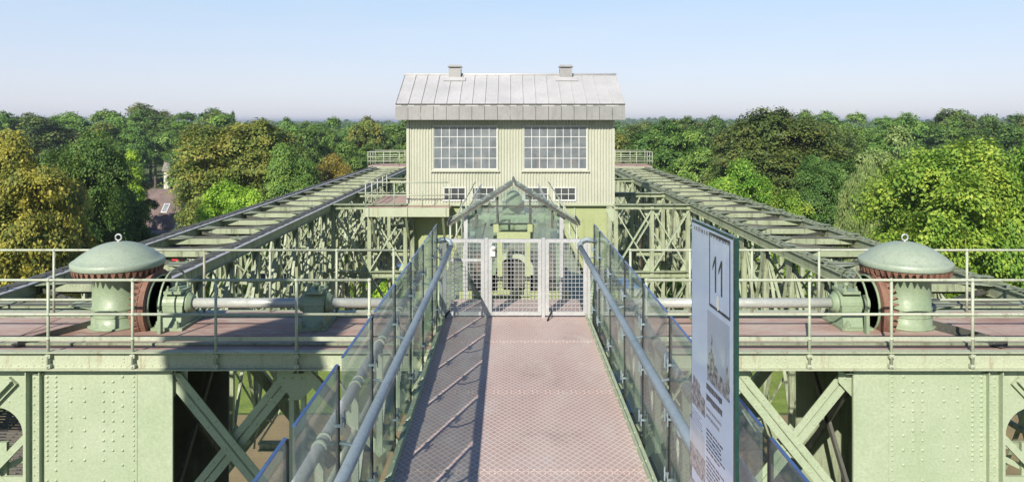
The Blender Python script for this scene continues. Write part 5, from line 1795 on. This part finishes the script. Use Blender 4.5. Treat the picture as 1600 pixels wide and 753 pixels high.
tree('column', 'dark', 1547, 600, 181, 6, 'shorter of two slim dark poplars on the far right skyline', name='poplar_tree')
tree('column', 'dark', 1558, 600, 177, 6, 'taller of two slim dark poplars on the far right skyline', name='poplar_tree')
# woodland belts of single trees
bel = [('mid_a', 'mid_b', 'mid_c', 'far', 'far_b')]
leafs_l = ['green', 'green', 'dark', 'olive', 'green', 'brownish']
leafs_r = ['green', 'dark', 'brownish', 'green', 'olive', 'dark']
GL = 'trees of the woodland left of the engine house'
GR = 'trees of the woodland right of the engine house'
LL = 'mid distance tree merging into the wooded slope left of the engine house'
LR = 'mid distance tree merging into the wooded slope right of the engine house'
def belt(n, px0, px1, d0, d1, t0, t1, w0, w1, left, seed):
    rg = random.Random(seed)
    for i in range(n):
        px = px0+(px1-px0)*(i+rg.random())/n
        d = rg.uniform(d0, d1)
        top = rg.uniform(t0, t1)
        if 205 < px < 312 and top < 372 and d < 258 and (d < 150 or top > 200): continue    # gap through which the roofs show
        k = rg.choice(['mid_a', 'mid_b', 'mid_c'])
        tree(k, rg.choice(leafs_l if left else leafs_r), px, d, top, rg.uniform(w0, w1), LL if left else LR, GL if left else GR)
belt(11, -60, 350, 250, 300, 167, 184, 70, 105, True, 1)
belt(10, -60, 370, 200, 240, 176, 196, 70, 100, True, 2)
belt(9, 150, 470, 165, 195, 205, 235, 70, 100, True, 3)
belt(7, 180, 300, 130, 190, 240, 300, 50, 80, True, 14)
belt(9, 440, 660, 190, 260, 182, 198, 60, 85, True, 4)
belt(7, 470, 650, 140, 180, 215, 245, 60, 80, True, 5)
belt(8, 940, 1130, 190, 260, 184, 202, 55, 80, False, 6)
belt(6, 970, 1120, 130, 165, 222, 250, 60, 80, False, 7)
belt(12, 1250, 1660, 210, 300, 176, 194, 65, 95, False, 8)
belt(10, 1270, 1680, 140, 190, 200, 224, 70, 100, False, 9)
belt(8, 1080, 1420, 100, 130, 290, 330, 60, 90, False, 10)
belt(8, 200, 560, 92, 120, 300, 350, 60, 90, True, 12)
belt(7, -80, 210, 85, 140, 280, 350, 60, 90, True, 13)
belt(6, 600, 1000, 150, 220, 200, 215, 80, 100, True, 15)
# low trees and shrubs behind the lattice
rg = random.Random(21)
for i in range(26):
    left = i % 2 == 0
    px = rg.uniform(330, 640) if left else rg.uniform(960, 1290)
    d = rg.uniform(66, 88)
    tree('mid_b', rg.choice(['green', 'bright', 'dark', 'maple']), px, d, rg.uniform(400, 470), rg.uniform(45, 75),
         'leafy shrub glimpsed low through the %s truss lattice' % ('left' if left else 'right'), 'shrubs seen through the %s truss' % ('left' if left else 'right'), name='shrub', cat='shrub')
# far woodland to the horizon: reads as one mass
src = bpy.data.objects.new('broadleaf_tree', None)
def far_wood():
    rg = np.random.default_rng(5)
    pts = []; sc = []
    for (d0, d1, n) in ((310, 600, 900), (600, 1300, 1700), (1300, 3600, 2600)):
        d = np.sqrt(rg.uniform(d0*d0, d1*d1, n)); u = rg.uniform(-.80, .80, n)
        z = 0
        pts.append(np.stack([u*d, d, np.zeros(n)], 1)); sc.append(rg.uniform(.75, 1.06, n)*np.where(d > 1500, 1.12, 1.0)*np.where(rg.uniform(0, 1, n) > .96, 1.18, 1))
    pts = np.concatenate(pts); sc = np.concatenate(sc)
    # rolling ground far off lifts some of the wood
    w_ = np.clip((pts[:, 1]-500)/2500, 0, 1)
    pts[:, 2] = w_*(7 + 9*np.sin(pts[:, 0]/330.+.6) + 6*np.sin(pts[:, 0]/137.+pts[:, 1]/400.))
    pts[:, 2] = np.maximum(pts[:, 2], -1)
    me = bpy.data.meshes.new('far_woodland'); me.from_pydata(pts.tolist(), [], [])
    at = me.attributes.new('tree_scale', 'FLOAT', 'POINT'); at.data.foreach_set('value', sc.astype(np.float32))
    o = bpy.data.objects.new('far_woodland', me); COL.objects.link(o)
    g = bpy.data.node_groups.new('far_woodland', 'GeometryNodeTree')
    g.interface.new_socket('Geometry', in_out='INPUT', socket_type='NodeSocketGeometry')
    g.interface.new_socket('Geometry', in_out='OUTPUT', socket_type='NodeSocketGeometry')
    N = g.nodes
    gi = N.new('NodeGroupInput'); go = N.new('NodeGroupOutput')
    m2p = N.new('GeometryNodeMeshToPoints'); iop = N.new('GeometryNodeInstanceOnPoints')
    oi = N.new('GeometryNodeObjectInfo'); oi.transform_space = 'ORIGINAL'
    na = N.new('GeometryNodeInputNamedAttribute'); na.data_type = 'FLOAT'; na.inputs['Name'].default_value = 'tree_scale'
    rv = N.new('FunctionNodeRandomValue'); rv.data_type = 'FLOAT_VECTOR'; rv.inputs['Max'].default_value = (0, 0, 6.28)
    oi.inputs['As Instance'].default_value = True
    g.links.new(gi.outputs[0], m2p.inputs['Mesh']); g.links.new(m2p.outputs[0], iop.inputs['Points'])
    g.links.new(oi.outputs['Geometry'], iop.inputs['Instance']); g.links.new(na.outputs[0], iop.inputs['Scale']); g.links.new(rv.outputs[0], iop.inputs['Rotation'])
    g.links.new(iop.outputs[0], go.inputs[0])
    return o, g, oi
t = tree('far', 'green', -170, 330, 190, 60, 'green broadleaf tree just outside the left edge of the view, beyond the wood')
srcc = [c for c in t.children if c.name.startswith('crown')][0]
o, g, oi = far_wood()
oi.inputs['Object'].default_value = srcc
md = o.modifiers.new('scatter', 'NODES'); md.node_group = g
tag(o, 'far off woodland fading to the horizon', 'woodland', kind='stuff')
bpy.data.objects.remove(src)

# ------------------------------------------------------------------ haze
hm = bpy.data.materials.new('haze_air'); hm.use_nodes = True
hn = hm.node_tree
hn.nodes.remove(hn.nodes['Principled BSDF'])
pv = hn.nodes.new('ShaderNodeVolumePrincipled')
pv.inputs['Color'].default_value = (.80, .87, 1.0, 1)
pv.inputs['Density'].default_value = HAZE
pv.inputs['Anisotropy'].default_value = .3
hn.links.new(pv.outputs[0], hn.nodes['Material Output'].inputs['Volume'])
m = MB(); m.box(-S-5, S+5, -605, S+5, -1, C+14)
hz_ = m.build('haze', hm)
tag(hz_, 'thin pale blue haze over the far woodland', 'haze', kind='stuff')
